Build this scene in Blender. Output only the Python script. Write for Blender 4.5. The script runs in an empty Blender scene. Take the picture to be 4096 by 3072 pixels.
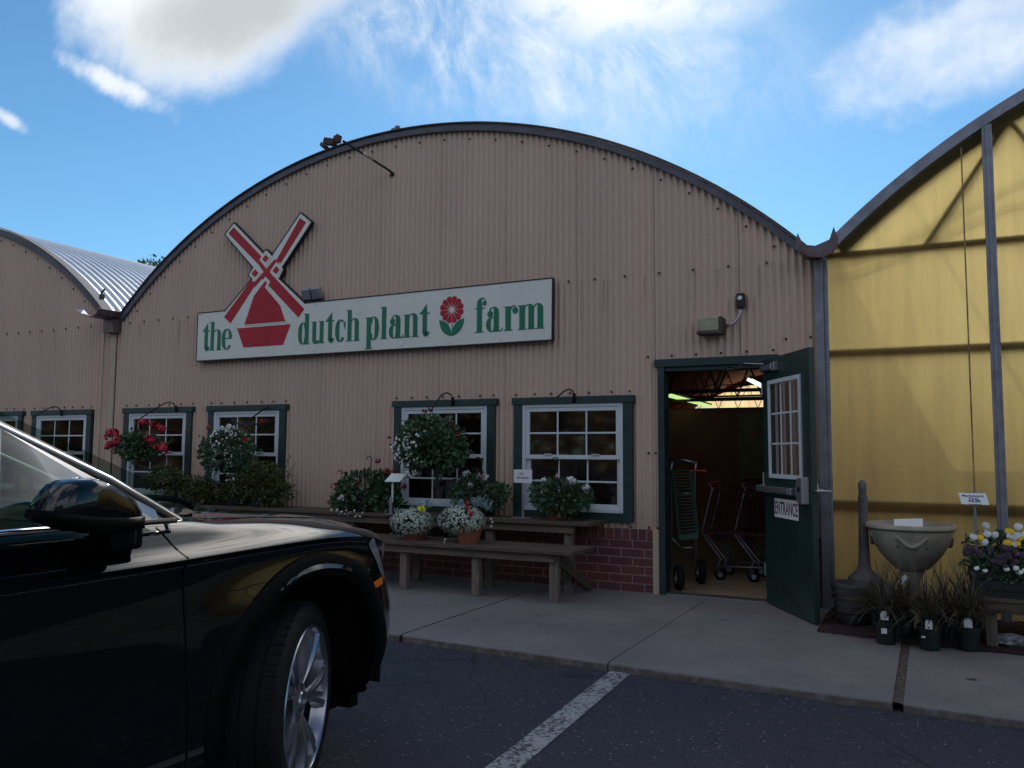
import bpy, math, random
import numpy as np
from mathutils import Vector, Matrix
R = math.radians
rng = random.Random(7)
sc = bpy.context.scene
col = sc.collection

# ------------------------------------------------------------------ camera
cam_d = bpy.data.cameras.new('camera'); cam = bpy.data.objects.new('camera', cam_d); col.objects.link(cam)
cr, cu, cf = (0.89460145, 0.44681591, 0.00661742), (0.03114352, -0.07711348, 0.9965358), (-0.44577834, 0.89129628, 0.08290125)
cam.matrix_world = Matrix(((cr[0], cu[0], -cf[0], 0), (cr[1], cu[1], -cf[1], -7.8), (cr[2], cu[2], -cf[2], 1.313), (0, 0, 0, 1)))
cam_d.sensor_width = 36; cam_d.lens = 3335.1 / 4096 * 36; cam_d.clip_end = 2000; cam_d.clip_start = 0.02
sc.camera = cam

# ------------------------------------------------------------------ sun and sky
SUN = Vector((-0.247, 0.805, 0.540)).normalized()
sl = bpy.data.lights.new('sun', 'SUN'); sl.energy = 4.2; sl.angle = R(0.5); sl.color = (1, .93, .82)
so = bpy.data.objects.new('sun', sl); col.objects.link(so)
so.rotation_euler = (-SUN).to_track_quat('-Z', 'Y').to_euler()
sc.view_settings.view_transform = 'Standard'; sc.view_settings.look = 'None'
sc.view_settings.exposure = 0.0; sc.view_settings.gamma = 1

w = bpy.data.worlds.new('World'); sc.world = w; w.use_nodes = True
nt = w.node_tree; nt.nodes.clear()
class G:
    def __init__(s, t): s.t = t
    def n(s, kind, **kw):
        x = s.t.nodes.new(kind)
        for k, v in kw.items(): setattr(x, k, v)
        return x
    def put(s, inp, v):
        if hasattr(v, 'is_linked') or hasattr(v, 'links'): s.t.links.new(v, inp)
        elif v is not None: inp.default_value = v
    def m(s, op, a, b=None, c=None, clamp=False):
        x = s.n('ShaderNodeMath', operation=op); x.use_clamp = clamp
        s.put(x.inputs[0], a)
        if b is not None: s.put(x.inputs[1], b)
        if c is not None: s.put(x.inputs[2], c)
        return x.outputs[0]
    def ss(s, v, lo, hi, a=0., b=1.):
        x = s.n('ShaderNodeMapRange', interpolation_type='SMOOTHSTEP')
        s.put(x.inputs[0], v); x.inputs[1].default_value = lo; x.inputs[2].default_value = hi
        x.inputs[3].default_value = a; x.inputs[4].default_value = b
        return x.outputs[0]
    def mix(s, f, a, b, mode='MIX'):
        x = s.n('ShaderNodeMix', data_type='RGBA', blend_type=mode)
        s.put(x.inputs[0], f)
        s.put(x.inputs[6], a if not isinstance(a, tuple) else (*a, 1)[:4]); s.put(x.inputs[7], b if not isinstance(b, tuple) else (*b, 1)[:4])
        return x.outputs[2]
    def noise(s, vec, scale, detail=4, rough=.5, dist=0.):
        x = s.n('ShaderNodeTexNoise'); s.put(x.inputs['Vector'], vec)
        x.inputs['Scale'].default_value = scale; x.inputs['Detail'].default_value = detail
        x.inputs['Roughness'].default_value = rough; x.inputs['Distortion'].default_value = dist
        return x.outputs[0]
    def comb(s, a, b, c=0.):
        x = s.n('ShaderNodeCombineXYZ')
        for i, v in enumerate((a, b, c)): s.put(x.inputs[i], v)
        return x.outputs[0]
g = G(nt)
sky = g.n('ShaderNodeTexSky', sky_type='NISHITA'); sky.sun_disc = False
sky.sun_elevation = math.asin(SUN.z); sky.sun_rotation = math.atan2(SUN.x, SUN.y)
sky.air_density = 1.0; sky.dust_density = 0.15; sky.ozone_density = 4.0; sky.altitude = 100
tc = g.n('ShaderNodeTexCoord'); sep = g.n('ShaderNodeSeparateXYZ'); nt.links.new(tc.outputs['Generated'], sep.inputs[0])
X, Y, Z = sep.outputs
ysafe = g.m('MAXIMUM', Y, .05)
U = g.m('DIVIDE', X, ysafe); V = g.m('DIVIDE', Z, ysafe)
uv = g.comb(U, V)
n1 = g.noise(uv, 5.0, 9, .58); n2 = g.noise(uv, 1.8, 6, .55)
def ell(cu_, cv_, ru, rv, rot=0., k=.9, soft=.22, nz=None, lo=None):
    a = R(rot); du = g.m('SUBTRACT', U, cu_); dv = g.m('SUBTRACT', V, cv_)
    p = g.m('ADD', g.m('MULTIPLY', du, math.cos(a) / ru), g.m('MULTIPLY', dv, math.sin(a) / ru))
    q = g.m('ADD', g.m('MULTIPLY', du, -math.sin(a) / rv), g.m('MULTIPLY', dv, math.cos(a) / rv))
    d = g.m('SQRT', g.m('ADD', g.m('MULTIPLY', p, p), g.m('MULTIPLY', q, q)))
    d = g.m('ADD', d, g.m('MULTIPLY', g.m('SUBTRACT', nz or n1, .5), k))
    return g.ss(d, 1 - soft, 1 + soft, 1., 0.)
big = ell(-1.07, .855, .37, .215, -8, .75, .24)
n5 = g.noise(uv, 16.0, 8, .62)
small = g.m('MULTIPLY', ell(-1.325, .675, .12, .018, -28, 2.1, .9, n5), .85)
tiny = g.m('MULTIPLY', ell(-1.64, .665, .05, .010, -30, 2.2, .9, n5), .7)
# high thin streaks fanning out below the sun
a = R(28)
su = g.m('ADD', g.m('MULTIPLY', U, math.cos(a)), g.m('MULTIPLY', V, math.sin(a)))
sv = g.m('ADD', g.m('MULTIPLY', U, -math.sin(a)), g.m('MULTIPLY', V, math.cos(a)))
n3 = g.noise(g.comb(g.m('MULTIPLY', su, 6.5), g.m('MULTIPLY', sv, 3.0)), 1.7, 12, .66, .35)
cir = g.m('MULTIPLY', ell(-.50, .585, .34, .125, -22, .35, .45, n2), g.ss(n3, .34, .76))
cir2 = g.m('MULTIPLY', ell(-.34, .615, .17, .075, -18, 1.3, .6), g.ss(n5, .25, .55, .45, 1.))
right = g.m('MULTIPLY', ell(.06, .452, .14, .052, 10, 1.5, .55, n5), g.ss(n1, .30, .60, .35, 1.))
side = g.m('MULTIPLY', ell(1.1, .75, .75, .42, 0, .6, .4, n2), g.ss(n1, .3, .6, .5, 1.))  # unseen cloud added for the car paint to reflect
above = g.m('MULTIPLY', ell(-.02, 1.02, .62, .26, 0, .8, .45), g.ss(n1, .28, .55, .25, 1.))  # bright cloud added outside the view for highlights on the car
front = g.m('GREATER_THAN', Y, .06)
def mx(*v):
    r = v[0]
    for x in v[1:]: r = g.m('MAXIMUM', r, x)
    return r
mask = g.m('MULTIPLY', mx(big, small, tiny, g.m('MULTIPLY', cir, .8), g.m('MULTIPLY', cir2, 1.), g.m('MULTIPLY', right, .8), g.m('MULTIPLY', side, .9)), front)
n4 = g.noise(tc.outputs['Generated'], 2.2, 7, .6)
rear = g.m('MULTIPLY', g.m('MULTIPLY', g.ss(n4, .42, .62), g.m('LESS_THAN', Y, .06)), g.ss(Z, .0, .2))  # unseen clouds added behind the camera to whiten and brighten the front light
belly = ell(-1.03, .745, .27, .085, -6, 1.5, .75)
core = g.m('MULTIPLY', belly, big)
ccol = g.mix(core, (1.02, 1.06, 1.10), (.58, .63, .66))
rearc = (1.00, .98, 1.02)
skys = g.n('ShaderNodeVectorMath', operation='SCALE'); nt.links.new(sky.outputs[0], skys.inputs[0])
SKY = 0.115
skys.inputs['Scale'].default_value = SKY
tint = g.mix(1.0, skys.outputs[0], (.72, 1.04, 1.10), 'MULTIPLY')
fin = g.mix(mask, tint, ccol)
fin = g.mix(g.m('MULTIPLY', rear, .9), fin, rearc)
fin = g.mix(g.m('MULTIPLY', above, front), fin, (4.2, 4.0, 3.8))
bg = g.n('ShaderNodeBackground'); nt.links.new(fin, bg.inputs[0]); bg.inputs[1].default_value = 1.0
ow = g.n('ShaderNodeOutputWorld'); nt.links.new(bg.outputs[0], ow.inputs[0])

# ------------------------------------------------------------------ materials
def mat(name, c, rough=.6, metal=0., var=0., vscale=3., bump=0., bscale=40., c2=None, stretch=(1, 1, 1), coat=0., spec=.5, island=0., detail=5):
    m = bpy.data.materials.new(name); m.use_nodes = True; t = m.node_tree; gg = G(t)
    b = t.nodes['Principled BSDF']; b.inputs['Roughness'].default_value = rough; b.inputs['Metallic'].default_value = metal
    b.inputs['Specular IOR Level'].default_value = spec
    b.inputs['Base Color'].default_value = (*c, 1)
    if coat: b.inputs['Coat Weight'].default_value = coat; b.inputs['Coat Roughness'].default_value = .02
    tcn = gg.n('ShaderNodeTexCoord'); mp = gg.n('ShaderNodeMapping'); t.links.new(tcn.outputs['Object'], mp.inputs[0]); mp.inputs['Scale'].default_value = stretch
    if var or c2:
        nz = gg.noise(mp.outputs[0], vscale, detail, .6)
        f = gg.ss(nz, .3, .7)
        o = c2 if c2 else tuple(x * (1 - var) for x in c)
        cc = gg.mix(f, c, o)
        if island:
            ge = gg.n('ShaderNodeNewGeometry')
            cc = gg.mix(gg.m('MULTIPLY', ge.outputs['Random Per Island'], island), cc, tuple(min(1, x * 2.6) for x in c))
        t.links.new(cc, b.inputs['Base Color'])
    if bump:
        bn = gg.noise(mp.outputs[0], bscale, 6, .65); bp = gg.n('ShaderNodeBump'); bp.inputs['Strength'].default_value = bump; bp.inputs['Distance'].default_value = .02
        t.links.new(bn, bp.inputs['Height']); t.links.new(bp.outputs[0], b.inputs['Normal'])
    return m
M = {}
M['siding'] = mat('siding_paint', (.62, .455, .35), .6, var=0, vscale=1.2, c2=(.56, .41, .325), stretch=(1.5, 1, .35), bump=.05)
# rusty dribbles and sheet laps on the siding
t = M['siding'].node_tree; gg = G(t); b = t.nodes['Principled BSDF']
src = b.inputs['Base Color'].links[0].from_socket
tcn = gg.n('ShaderNodeTexCoord'); sp = gg.n('ShaderNodeSeparateXYZ'); t.links.new(tcn.outputs['Object'], sp.inputs[0])
nv = gg.noise(gg.comb(gg.m('MULTIPLY', sp.outputs[0], 14.), 0., gg.m('MULTIPLY', sp.outputs[2], .7)), 1., 4, .6)
dr = gg.m('MULTIPLY', gg.ss(nv, .60, .80), .22)
c1_ = gg.mix(dr, src, (.30, .19, .13))
ph = gg.m('FRACT', gg.m('MULTIPLY', gg.m('ADD', sp.outputs[0], 30.), 1 / .813))
lap = gg.m('MULTIPLY', gg.m('LESS_THAN', ph, .020), .7)
c2_ = gg.mix(lap, c1_, (.2, .16, .13))
ns_ = gg.noise(gg.comb(gg.m('MULTIPLY', sp.outputs[0], 26.), 0., gg.m('MULTIPLY', sp.outputs[2], .5)), 1., 3, .6)
run = gg.m('MULTIPLY', gg.ss(ns_, .57, .68), gg.m('MULTIPLY', gg.m('LESS_THAN', sp.outputs[2], 3.06), gg.ss(sp.outputs[2], 2.45, 3.05, 0., .5)))
c2_ = gg.mix(run, c2_, (.22, .13, .09))
nd_ = gg.noise(tcn.outputs['Object'], 3.2, 7, .65)
dirt = gg.m('MULTIPLY', gg.ss(gg.m('ADD', sp.outputs[2], gg.m('MULTIPLY', nd_, -.9)), -.05, .75, 1., 0.), .45)
c3_ = gg.mix(dirt, c2_, (.20, .15, .12))
fade = gg.ss(gg.noise(gg.comb(gg.m('MULTIPLY', gg.m('FLOOR', gg.m('MULTIPLY', gg.m('ADD', sp.outputs[0], 30.), 1 / .813)), 7.3), 0., 0.), 1., 0, 0), .3, .7, .0, .16)
c4_ = gg.mix(fade, c3_, (.36, .30, .29))
t.links.new(c4_, b.inputs['Base Color'])
M['trim_tan'] = mat('tan_trim', (.50, .40, .30), .5, var=.15)
M['green'] = mat('green_paint', (.017, .045, .045), .45, var=.3, vscale=9, bump=.08, bscale=60)
M['doorgreen'] = mat('door_green_paint', (.016, .042, .038), .38, var=.35, vscale=4, bump=.03)
M['vinyl'] = mat('white_vinyl', (.62, .68, .72), .35, var=.08, vscale=8)
M['galv'] = mat('galvanised_metal', (.46, .48, .52), .38, .85, var=.25, vscale=6)
M['galvdull'] = mat('weathered_galvanised_steel', (.30, .31, .36), .5, .5, var=.35, vscale=7)
M['roofmetal'] = mat('roof_sheet_metal', (.78, .79, .80), .42, .75, var=.12, vscale=2.5)
M['fascia'] = mat('fascia_metal', (.13, .13, .155), .7, .15, var=.3, vscale=5)
M['dark'] = mat('dark_metal', (.025, .022, .025), .5, .3)
M['gutter'] = mat('gutter_metal', (.16, .14, .17), .5, .4, var=.4, vscale=8, c2=(.15, .08, .07))
M['screw'] = mat('screw_washer', (.03, .022, .02), .6)
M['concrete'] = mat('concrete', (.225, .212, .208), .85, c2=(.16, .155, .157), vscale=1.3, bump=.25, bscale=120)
t = M['concrete'].node_tree; gg = G(t); b = t.nodes['Principled BSDF']; src = b.inputs['Base Color'].links[0].from_socket
tcn = gg.n('ShaderNodeTexCoord'); sp = gg.n('ShaderNodeSeparateXYZ'); t.links.new(tcn.outputs['Object'], sp.inputs[0])
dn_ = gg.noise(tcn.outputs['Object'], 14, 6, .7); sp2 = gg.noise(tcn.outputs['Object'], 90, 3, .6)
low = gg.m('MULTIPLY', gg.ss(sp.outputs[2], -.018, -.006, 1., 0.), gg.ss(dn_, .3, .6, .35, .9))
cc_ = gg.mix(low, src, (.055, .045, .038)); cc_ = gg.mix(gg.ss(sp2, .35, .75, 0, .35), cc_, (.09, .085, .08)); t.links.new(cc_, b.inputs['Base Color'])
M['wood'] = mat('weathered_wood', (.115, .082, .062), .8, c2=(.05, .037, .030), vscale=4, stretch=(1, 12, 12), bump=.35, bscale=20)
M['woodleg'] = mat('weathered_wood_post', (.20, .165, .135), .8, c2=(.10, .08, .07), vscale=5, stretch=(12, 12, 1), bump=.35, bscale=20)
M['woodapron'] = mat('weathered_wood_apron', (.15, .115, .09), .8, c2=(.09, .07, .06), vscale=4, stretch=(1, 10, 10), bump=.3, bscale=20)
M['terra'] = mat('terracotta', (.30, .085, .045), .7, var=.25, vscale=10)
M['terradark'] = mat('dark_terracotta', (.17, .04, .035), .7, var=.25, vscale=10)
M['signwhite'] = mat('sign_white', (.72, .74, .68), .4, var=.06, vscale=3)
M['signred'] = mat('sign_red', (.46, .022, .04), .55, var=.15, spec=.3, vscale=2)
M['signgreen'] = mat('sign_green', (.006, .17, .10), .5, var=.1)
M['paper'] = mat('paper_card', (.72, .75, .76), .6)
M['ink'] = mat('ink', (.02, .03, .07), .6)
M['maroon'] = mat('maroon_ink', (.16, .02, .06), .5)
M['stone'] = mat('cast_stone', (.40, .36, .29), .85, c2=(.28, .25, .21), vscale=6, bump=.2, bscale=60)
M['tubgrey'] = mat('dark_woven_tub', (.075, .068, .074), .85, c2=(.045, .04, .045), vscale=12, bump=.4, bscale=60)
M['stonegrey'] = mat('grey_cast_stone', (.17, .155, .165), .85, c2=(.11, .10, .11), vscale=6, bump=.2, bscale=60)
M['blackplastic'] = mat('black_plastic', (.012, .016, .018), .45)
M['greenplastic'] = mat('dark_green_plastic', (.006, .013, .013), .45)
M['whiteplastic'] = mat('white_plastic', (.55, .6, .62), .4)
M['pinktape'] = mat('pink_tape', (.75, .35, .42), .5)
M['seam'] = mat('sheet_seam_tape', (.42, .29, .12), .6, c2=(.16, .07, .03), vscale=5, stretch=(1, 1, 1.5), detail=8)
M['iron'] = mat('black_iron', (.012, .011, .012), .45, .5)
M['chrome'] = mat('chrome', (.85, .85, .87), .12, 1.0)
M['steel'] = mat('brushed_steel', (.45, .45, .48), .35, .9)
M['rubber'] = mat('rubber', (.0075, .0075, .009), .75, spec=.25, bump=.1, bscale=80)
M['alloy'] = mat('alloy_wheel', (.36, .37, .41), .26, .9)
M['alloydark'] = mat('wheel_dark', (.03, .03, .035), .4, .5)
M['carpaint'] = mat('black_car_paint', (.0025, .0025, .0035), .06, 0., coat=1.0, spec=.1)
M['carplastic'] = mat('car_black_plastic', (.002, .002, .003), .6, spec=.12)
M['amber'] = mat('amber_lens', (.85, .20, .01), .25, coat=.6)
M['lamp_glass'] = mat('lamp_glass', (.30, .33, .37), .08, .3, coat=1.0)
M['seat'] = mat('seat_leather', (.20, .23, .18), .6)
M['mulch'] = mat('red_mulch', (.06, .022, .020), .95, c2=(.02, .01, .012), vscale=45, bump=1., bscale=70)
M['mulchedge'] = M['mulch']
M['debris'] = mat('joint_debris', (.04, .03, .028), .95, c2=(.16, .12, .09), vscale=70, bump=.6, bscale=90)
M['interior'] = mat('dim_red_panel', (.42, .17, .17), .8, c2=(.33, .13, .14), vscale=1)
M['interiorfloor'] = mat('tan_indoor_floor', (.42, .29, .19), .5, var=.2)
M['truss'] = mat('truss_steel', (.03, .022, .02), .6)
M['cartred'] = mat('red_cart_wire', (.10, .035, .04), .45, .4)
M['cartgreen'] = mat('green_cart_basket', (.05, .12, .09), .5)
M['redplastic'] = mat('red_plastic', (.55, .03, .03), .4)
M['lampshell'] = mat('yellowed_lamp_shell', (.36, .37, .24), .5, c2=(.27, .27, .17), vscale=12)
M['rust'] = mat('rusty_metal', (.045, .03, .03), .8, c2=(.10, .07, .06), vscale=20)
M['blind'] = mat('blind', (.20, .18, .19), .6)
M['bag'] = mat('clear_plastic_bag', (.35, .38, .40), .25, c2=(.08, .09, .10), vscale=14, bump=1., bscale=18)
M['poster'] = mat('poster_blossom', (.70, .25, .30), .6, c2=(.45, .30, .32), vscale=7)
def leafmat(n, c, i=.5, rough=.55):
    m = mat(n, c, rough, var=.4, vscale=9, island=i); m.node_tree.nodes['Principled BSDF'].inputs['Subsurface Weight'].default_value = 0
    return m
M['leaf'] = leafmat('geranium_leaf', (.042, .085, .042))
M['leaf2'] = leafmat('shrub_leaf', (.048, .064, .016), .55)
M['leaf3'] = leafmat('dusty_leaf', (.20, .27, .29), .4)
M['grassleaf'] = leafmat('purple_grass_blade', (.042, .036, .026), .45)
M['treeleaf'] = leafmat('tree_leaf', (.13, .085, .03), .4)
M['sagewood'] = leafmat('far_tree_leaf', (.09, .12, .03), .5)
M['petal_red'] = leafmat('red_petal', (.42, .008, .03), .3)
M['petal_darkred'] = leafmat('dark_red_petal', (.24, .012, .025), .3)
M['petal_pink'] = leafmat('pink_petal', (.60, .05, .16), .3)
M['petal_white'] = leafmat('white_petal', (.62, .66, .66), .2)
M['petal_mum'] = leafmat('pale_mum', (.36, .44, .36), .3)
M['petal_yellow'] = leafmat('yellow_petal', (.80, .46, .01), .2)
M['petal_lemon'] = leafmat('lemon_petal', (.70, .72, .05), .2)
M['petal_purple'] = leafmat('purple_petal', (.022, .005, .022), .2)
M['petal_mauve'] = leafmat('mauve_petal', (.28, .10, .22), .3)

# brick
def brickmat():
    m = bpy.data.materials.new('red_brick'); m.use_nodes = True; t = m.node_tree; q = G(t); b = t.nodes['Principled BSDF']
    tc_ = q.n('ShaderNodeTexCoord'); s_ = q.n('ShaderNodeSeparateXYZ'); t.links.new(tc_.outputs['Object'], s_.inputs[0])
    v = q.comb(s_.outputs[0], s_.outputs[2])
    def br(bw, rh, off, vec):
        n = q.n('ShaderNodeTexBrick'); n.offset = off; t.links.new(vec, n.inputs['Vector'])
        n.inputs['Color1'].default_value = (.15, .048, .048, 1); n.inputs['Color2'].default_value = (.10, .036, .042, 1)
        n.inputs['Mortar'].default_value = (.25, .18, .18, 1); n.inputs['Scale'].default_value = 1.0
        n.inputs['Mortar Size'].default_value = .006; n.inputs['Brick Width'].default_value = bw; n.inputs['Row Height'].default_value = rh
        return n
    a_ = br(.235, .0815, .5, v)
    v2 = q.comb(s_.outputs[0], q.m('ADD', s_.outputs[2], .0)); b_ = br(.0815, .60, 0., v2)
    top = q.m('GREATER_THAN', s_.outputs[2], .489)
    c = q.mix(top, a_.outputs[0], b_.outputs[0])
    nz = q.noise(tc_.outputs['Object'], 25, 4); c = q.mix(q.ss(nz, .3, .8, 0, .35), c, (.05, .02, .025))
    t.links.new(c, b.inputs['Base Color']); b.inputs['Roughness'].default_value = .85
    bp = q.n('ShaderNodeBump'); bp.inputs['Strength'].default_value = .6; bp.inputs['Distance'].default_value = .01
    f = q.m('SUBTRACT', 1., q.m('ADD', q.m('MULTIPLY', a_.outputs[1], q.m('SUBTRACT', 1., top)), q.m('MULTIPLY', b_.outputs[1], top)))
    t.links.new(f, bp.inputs['Height']); t.links.new(bp.outputs[0], b.inputs['Normal'])
    return m
M['brick'] = brickmat()
def asphaltmat():
    m = bpy.data.materials.new('asphalt'); m.use_nodes = True; t = m.node_tree; q = G(t); b = t.nodes['Principled BSDF']
    tc_ = q.n('ShaderNodeTexCoord'); o = tc_.outputs['Object']
    n1_ = q.noise(o, 160, 3, .6); n2_ = q.noise(o, 1.1, 4); 
    vo = q.n('ShaderNodeTexVoronoi', feature='F1'); vo.inputs['Scale'].default_value = 42.; t.links.new(o, vo.inputs['Vector'])
    vs = q.n('ShaderNodeSeparateColor'); t.links.new(vo.outputs['Color'], vs.inputs[0])
    sp_ = q.m('MULTIPLY', q.m('LESS_THAN', vo.outputs[0], .30), q.m('GREATER_THAN', vs.outputs[0], .86))
    c = q.mix(q.ss(n1_, .35, .7), (.017, .021, .040), (.050, .056, .088))
    c = q.mix(q.ss(n2_, .3, .7, 0, .4), c, (.03, .032, .045))
    v2 = q.n('ShaderNodeTexVoronoi', feature='F1'); v2.inputs['Scale'].default_value = 110.; t.links.new(o, v2.inputs['Vector'])
    v2s = q.n('ShaderNodeSeparateColor'); t.links.new(v2.outputs['Color'], v2s.inputs[0])
    sp2 = q.m('MULTIPLY', q.m('LESS_THAN', v2.outputs[0], .42), q.ss(v2s.outputs[1], .62, .95, 0, .75))
    c = q.mix(sp2, c, (.13, .135, .16))
    c = q.mix(q.m('MULTIPLY', sp_, q.ss(vs.outputs[1], 0., 1., .15, .85)), c, (.30, .29, .28))
    dd = q.n('ShaderNodeMixRGB'); dd.inputs[0].default_value = .12; t.links.new(o, dd.inputs[1]); nzc = q.n('ShaderNodeTexNoise'); nzc.inputs['Scale'].default_value = 3.; nzc.inputs['Detail'].default_value = 6; t.links.new(o, nzc.inputs['Vector']); t.links.new(nzc.outputs['Color'], dd.inputs[2])
    ve = q.n('ShaderNodeTexVoronoi', feature='DISTANCE_TO_EDGE'); ve.inputs['Scale'].default_value = .55; t.links.new(dd.outputs[0], ve.inputs['Vector'])
    n5_ = q.noise(o, .9, 2)
    c = q.mix(q.m('MULTIPLY', q.m('LESS_THAN', ve.outputs[0], .0045), q.ss(n5_, .45, .6, 0., .8)), c, (.008, .008, .012))
    n6_ = q.noise(o, 2.3, 5, .6); c = q.mix(q.ss(n6_, .60, .72, 0, .55), c, (.012, .012, .016))
    n7_ = q.noise(o, .5, 3, .5); c = q.mix(q.ss(n7_, .5, .7, 0, .35), c, (.09, .085, .085))
    t.links.new(c, b.inputs['Base Color']); b.inputs['Roughness'].default_value = .82
    bp = q.n('ShaderNodeBump'); bp.inputs['Strength'].default_value = .9; bp.inputs['Distance'].default_value = .012
    t.links.new(n1_, bp.inputs['Height']); t.links.new(bp.outputs[0], b.inputs['Normal'])
    return m
M['asphalt'] = asphaltmat()
def paintmat():
    m = bpy.data.materials.new('worn_white_line'); m.use_nodes = True; t = m.node_tree; q = G(t); b = t.nodes['Principled BSDF']
    tc_ = q.n('ShaderNodeTexCoord'); o = tc_.outputs['Object']
    n_ = q.noise(o, 38, 8, .7); n2_ = q.noise(o, 4, 4)
    f = q.ss(q.m('ADD', n_, q.m('MULTIPLY', q.m('SUBTRACT', n2_, .5), .35)), .48, .58)
    c = q.mix(f, (.34, .35, .36), (.04, .043, .058)); t.links.new(c, b.inputs['Base Color']); b.inputs['Roughness'].default_value = .7
    return m
M['line'] = paintmat()
def filmmat(name, cd, ct, wt):
    m = bpy.data.materials.new(name); m.use_nodes = True; t = m.node_tree; q = G(t); t.nodes.clear()
    o = q.n('ShaderNodeOutputMaterial'); d = q.n('ShaderNodeBsdfDiffuse'); tr = q.n('ShaderNodeBsdfTranslucent'); mi = q.n('ShaderNodeMixShader')
    tc_ = q.n('ShaderNodeTexCoord'); mp = q.n('ShaderNodeMapping'); t.links.new(tc_.outputs['Object'], mp.inputs[0]); mp.inputs['Scale'].default_value = (3, 1, .35)
    nz = q.noise(mp.outputs[0], 2., 5, .6); c = q.mix(q.ss(nz, .3, .7), ct, tuple(x * .82 for x in ct))
    nd = q.noise(mp.outputs[0], 60, 2); sp_ = q.m('GREATER_THAN', nd, .73)
    c = q.mix(q.m('MULTIPLY', sp_, .6), c, (.2, .1, .03))
    t.links.new(c, tr.inputs[0]); d.inputs[0].default_value = (*cd, 1)
    mi.inputs[0].default_value = wt; t.links.new(d.outputs[0], mi.inputs[1]); t.links.new(tr.outputs[0], mi.inputs[2])
    t.links.new(mi.outputs[0], o.inputs[0]); return m
M['film'] = filmmat('yellow_film', (.28, .23, .13), (1.0, .80, .34), .86)
def clearfilm(name, f, tint):
    m = bpy.data.materials.new(name); m.use_nodes = True; t = m.node_tree; q = G(t); t.nodes.clear()
    o = q.n('ShaderNodeOutputMaterial'); d = q.n('ShaderNodeBsdfTransparent'); tr = q.n('ShaderNodeBsdfTranslucent'); mi = q.n('ShaderNodeMixShader')
    d.inputs[0].default_value = (*tint, 1); tr.inputs[0].default_value = (.97, .96, .90, 1)
    mi.inputs[0].default_value = f; t.links.new(d.outputs[0], mi.inputs[1]); t.links.new(tr.outputs[0], mi.inputs[2]); t.links.new(mi.outputs[0], o.inputs[0]); return m
M['clearroof'] = clearfilm('clear_greenhouse_sheet', .94, (.92, .92, .88))
M['backgable'] = filmmat('cream_translucent_sheet', (.6, .5, .3), (1., .86, .62), .9)
def glassmat(name, tint, transp, rough=.045, gcol=(1, 1, 1), fk=1.5):
    m = bpy.data.materials.new(name); m.use_nodes = True; t = m.node_tree; q = G(t); t.nodes.clear()
    o = q.n('ShaderNodeOutputMaterial'); gl = q.n('ShaderNodeBsdfGlossy'); gl.inputs['Roughness'].default_value = rough; gl.inputs[0].default_value = (*gcol, 1)
    tr = q.n('ShaderNodeBsdfTransparent'); tr.inputs[0].default_value = (*tint, 1)
    df = q.n('ShaderNodeBsdfDiffuse'); df.inputs[0].default_value = (.01, .01, .012, 1)
    m1 = q.n('ShaderNodeMixShader'); m1.inputs[0].default_value = transp; t.links.new(df.outputs[0], m1.inputs[1]); t.links.new(tr.outputs[0], m1.inputs[2])
    fr = q.n('ShaderNodeFresnel'); fr.inputs[0].default_value = 1.6; m2 = q.n('ShaderNodeMixShader')
    t.links.new(q.m('MULTIPLY', fr.outputs[0], fk, clamp=True), m2.inputs[0]); t.links.new(m1.outputs[0], m2.inputs[1]); t.links.new(gl.outputs[0], m2.inputs[2]); t.links.new(m2.outputs[0], o.inputs[0]); return m
M['glass'] = glassmat('window_glass', (.75, .75, .78), .75)
M['windshield'] = glassmat('windshield_glass', (.45, .55, .47), .85, fk=.06)
M['carglass'] = glassmat('tinted_car_glass', (.34, .46, .36), .85, fk=.28)
def emit(name, c, s):
    m = bpy.data.materials.new(name); m.use_nodes = True; t = m.node_tree; t.nodes.clear(); q = G(t)
    e = q.n('ShaderNodeEmission'); e.inputs[0].default_value = (*c, 1); e.inputs[1].default_value = s; o = q.n('ShaderNodeOutputMaterial'); t.links.new(e.outputs[0], o.inputs[0]); return m
M['tube'] = emit('fluorescent_tube', (.80, .95, .82), 2.0)
M['tubegreen'] = emit('greenish_fluorescent_tube', (.55, .80, .30), 1.1)

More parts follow.
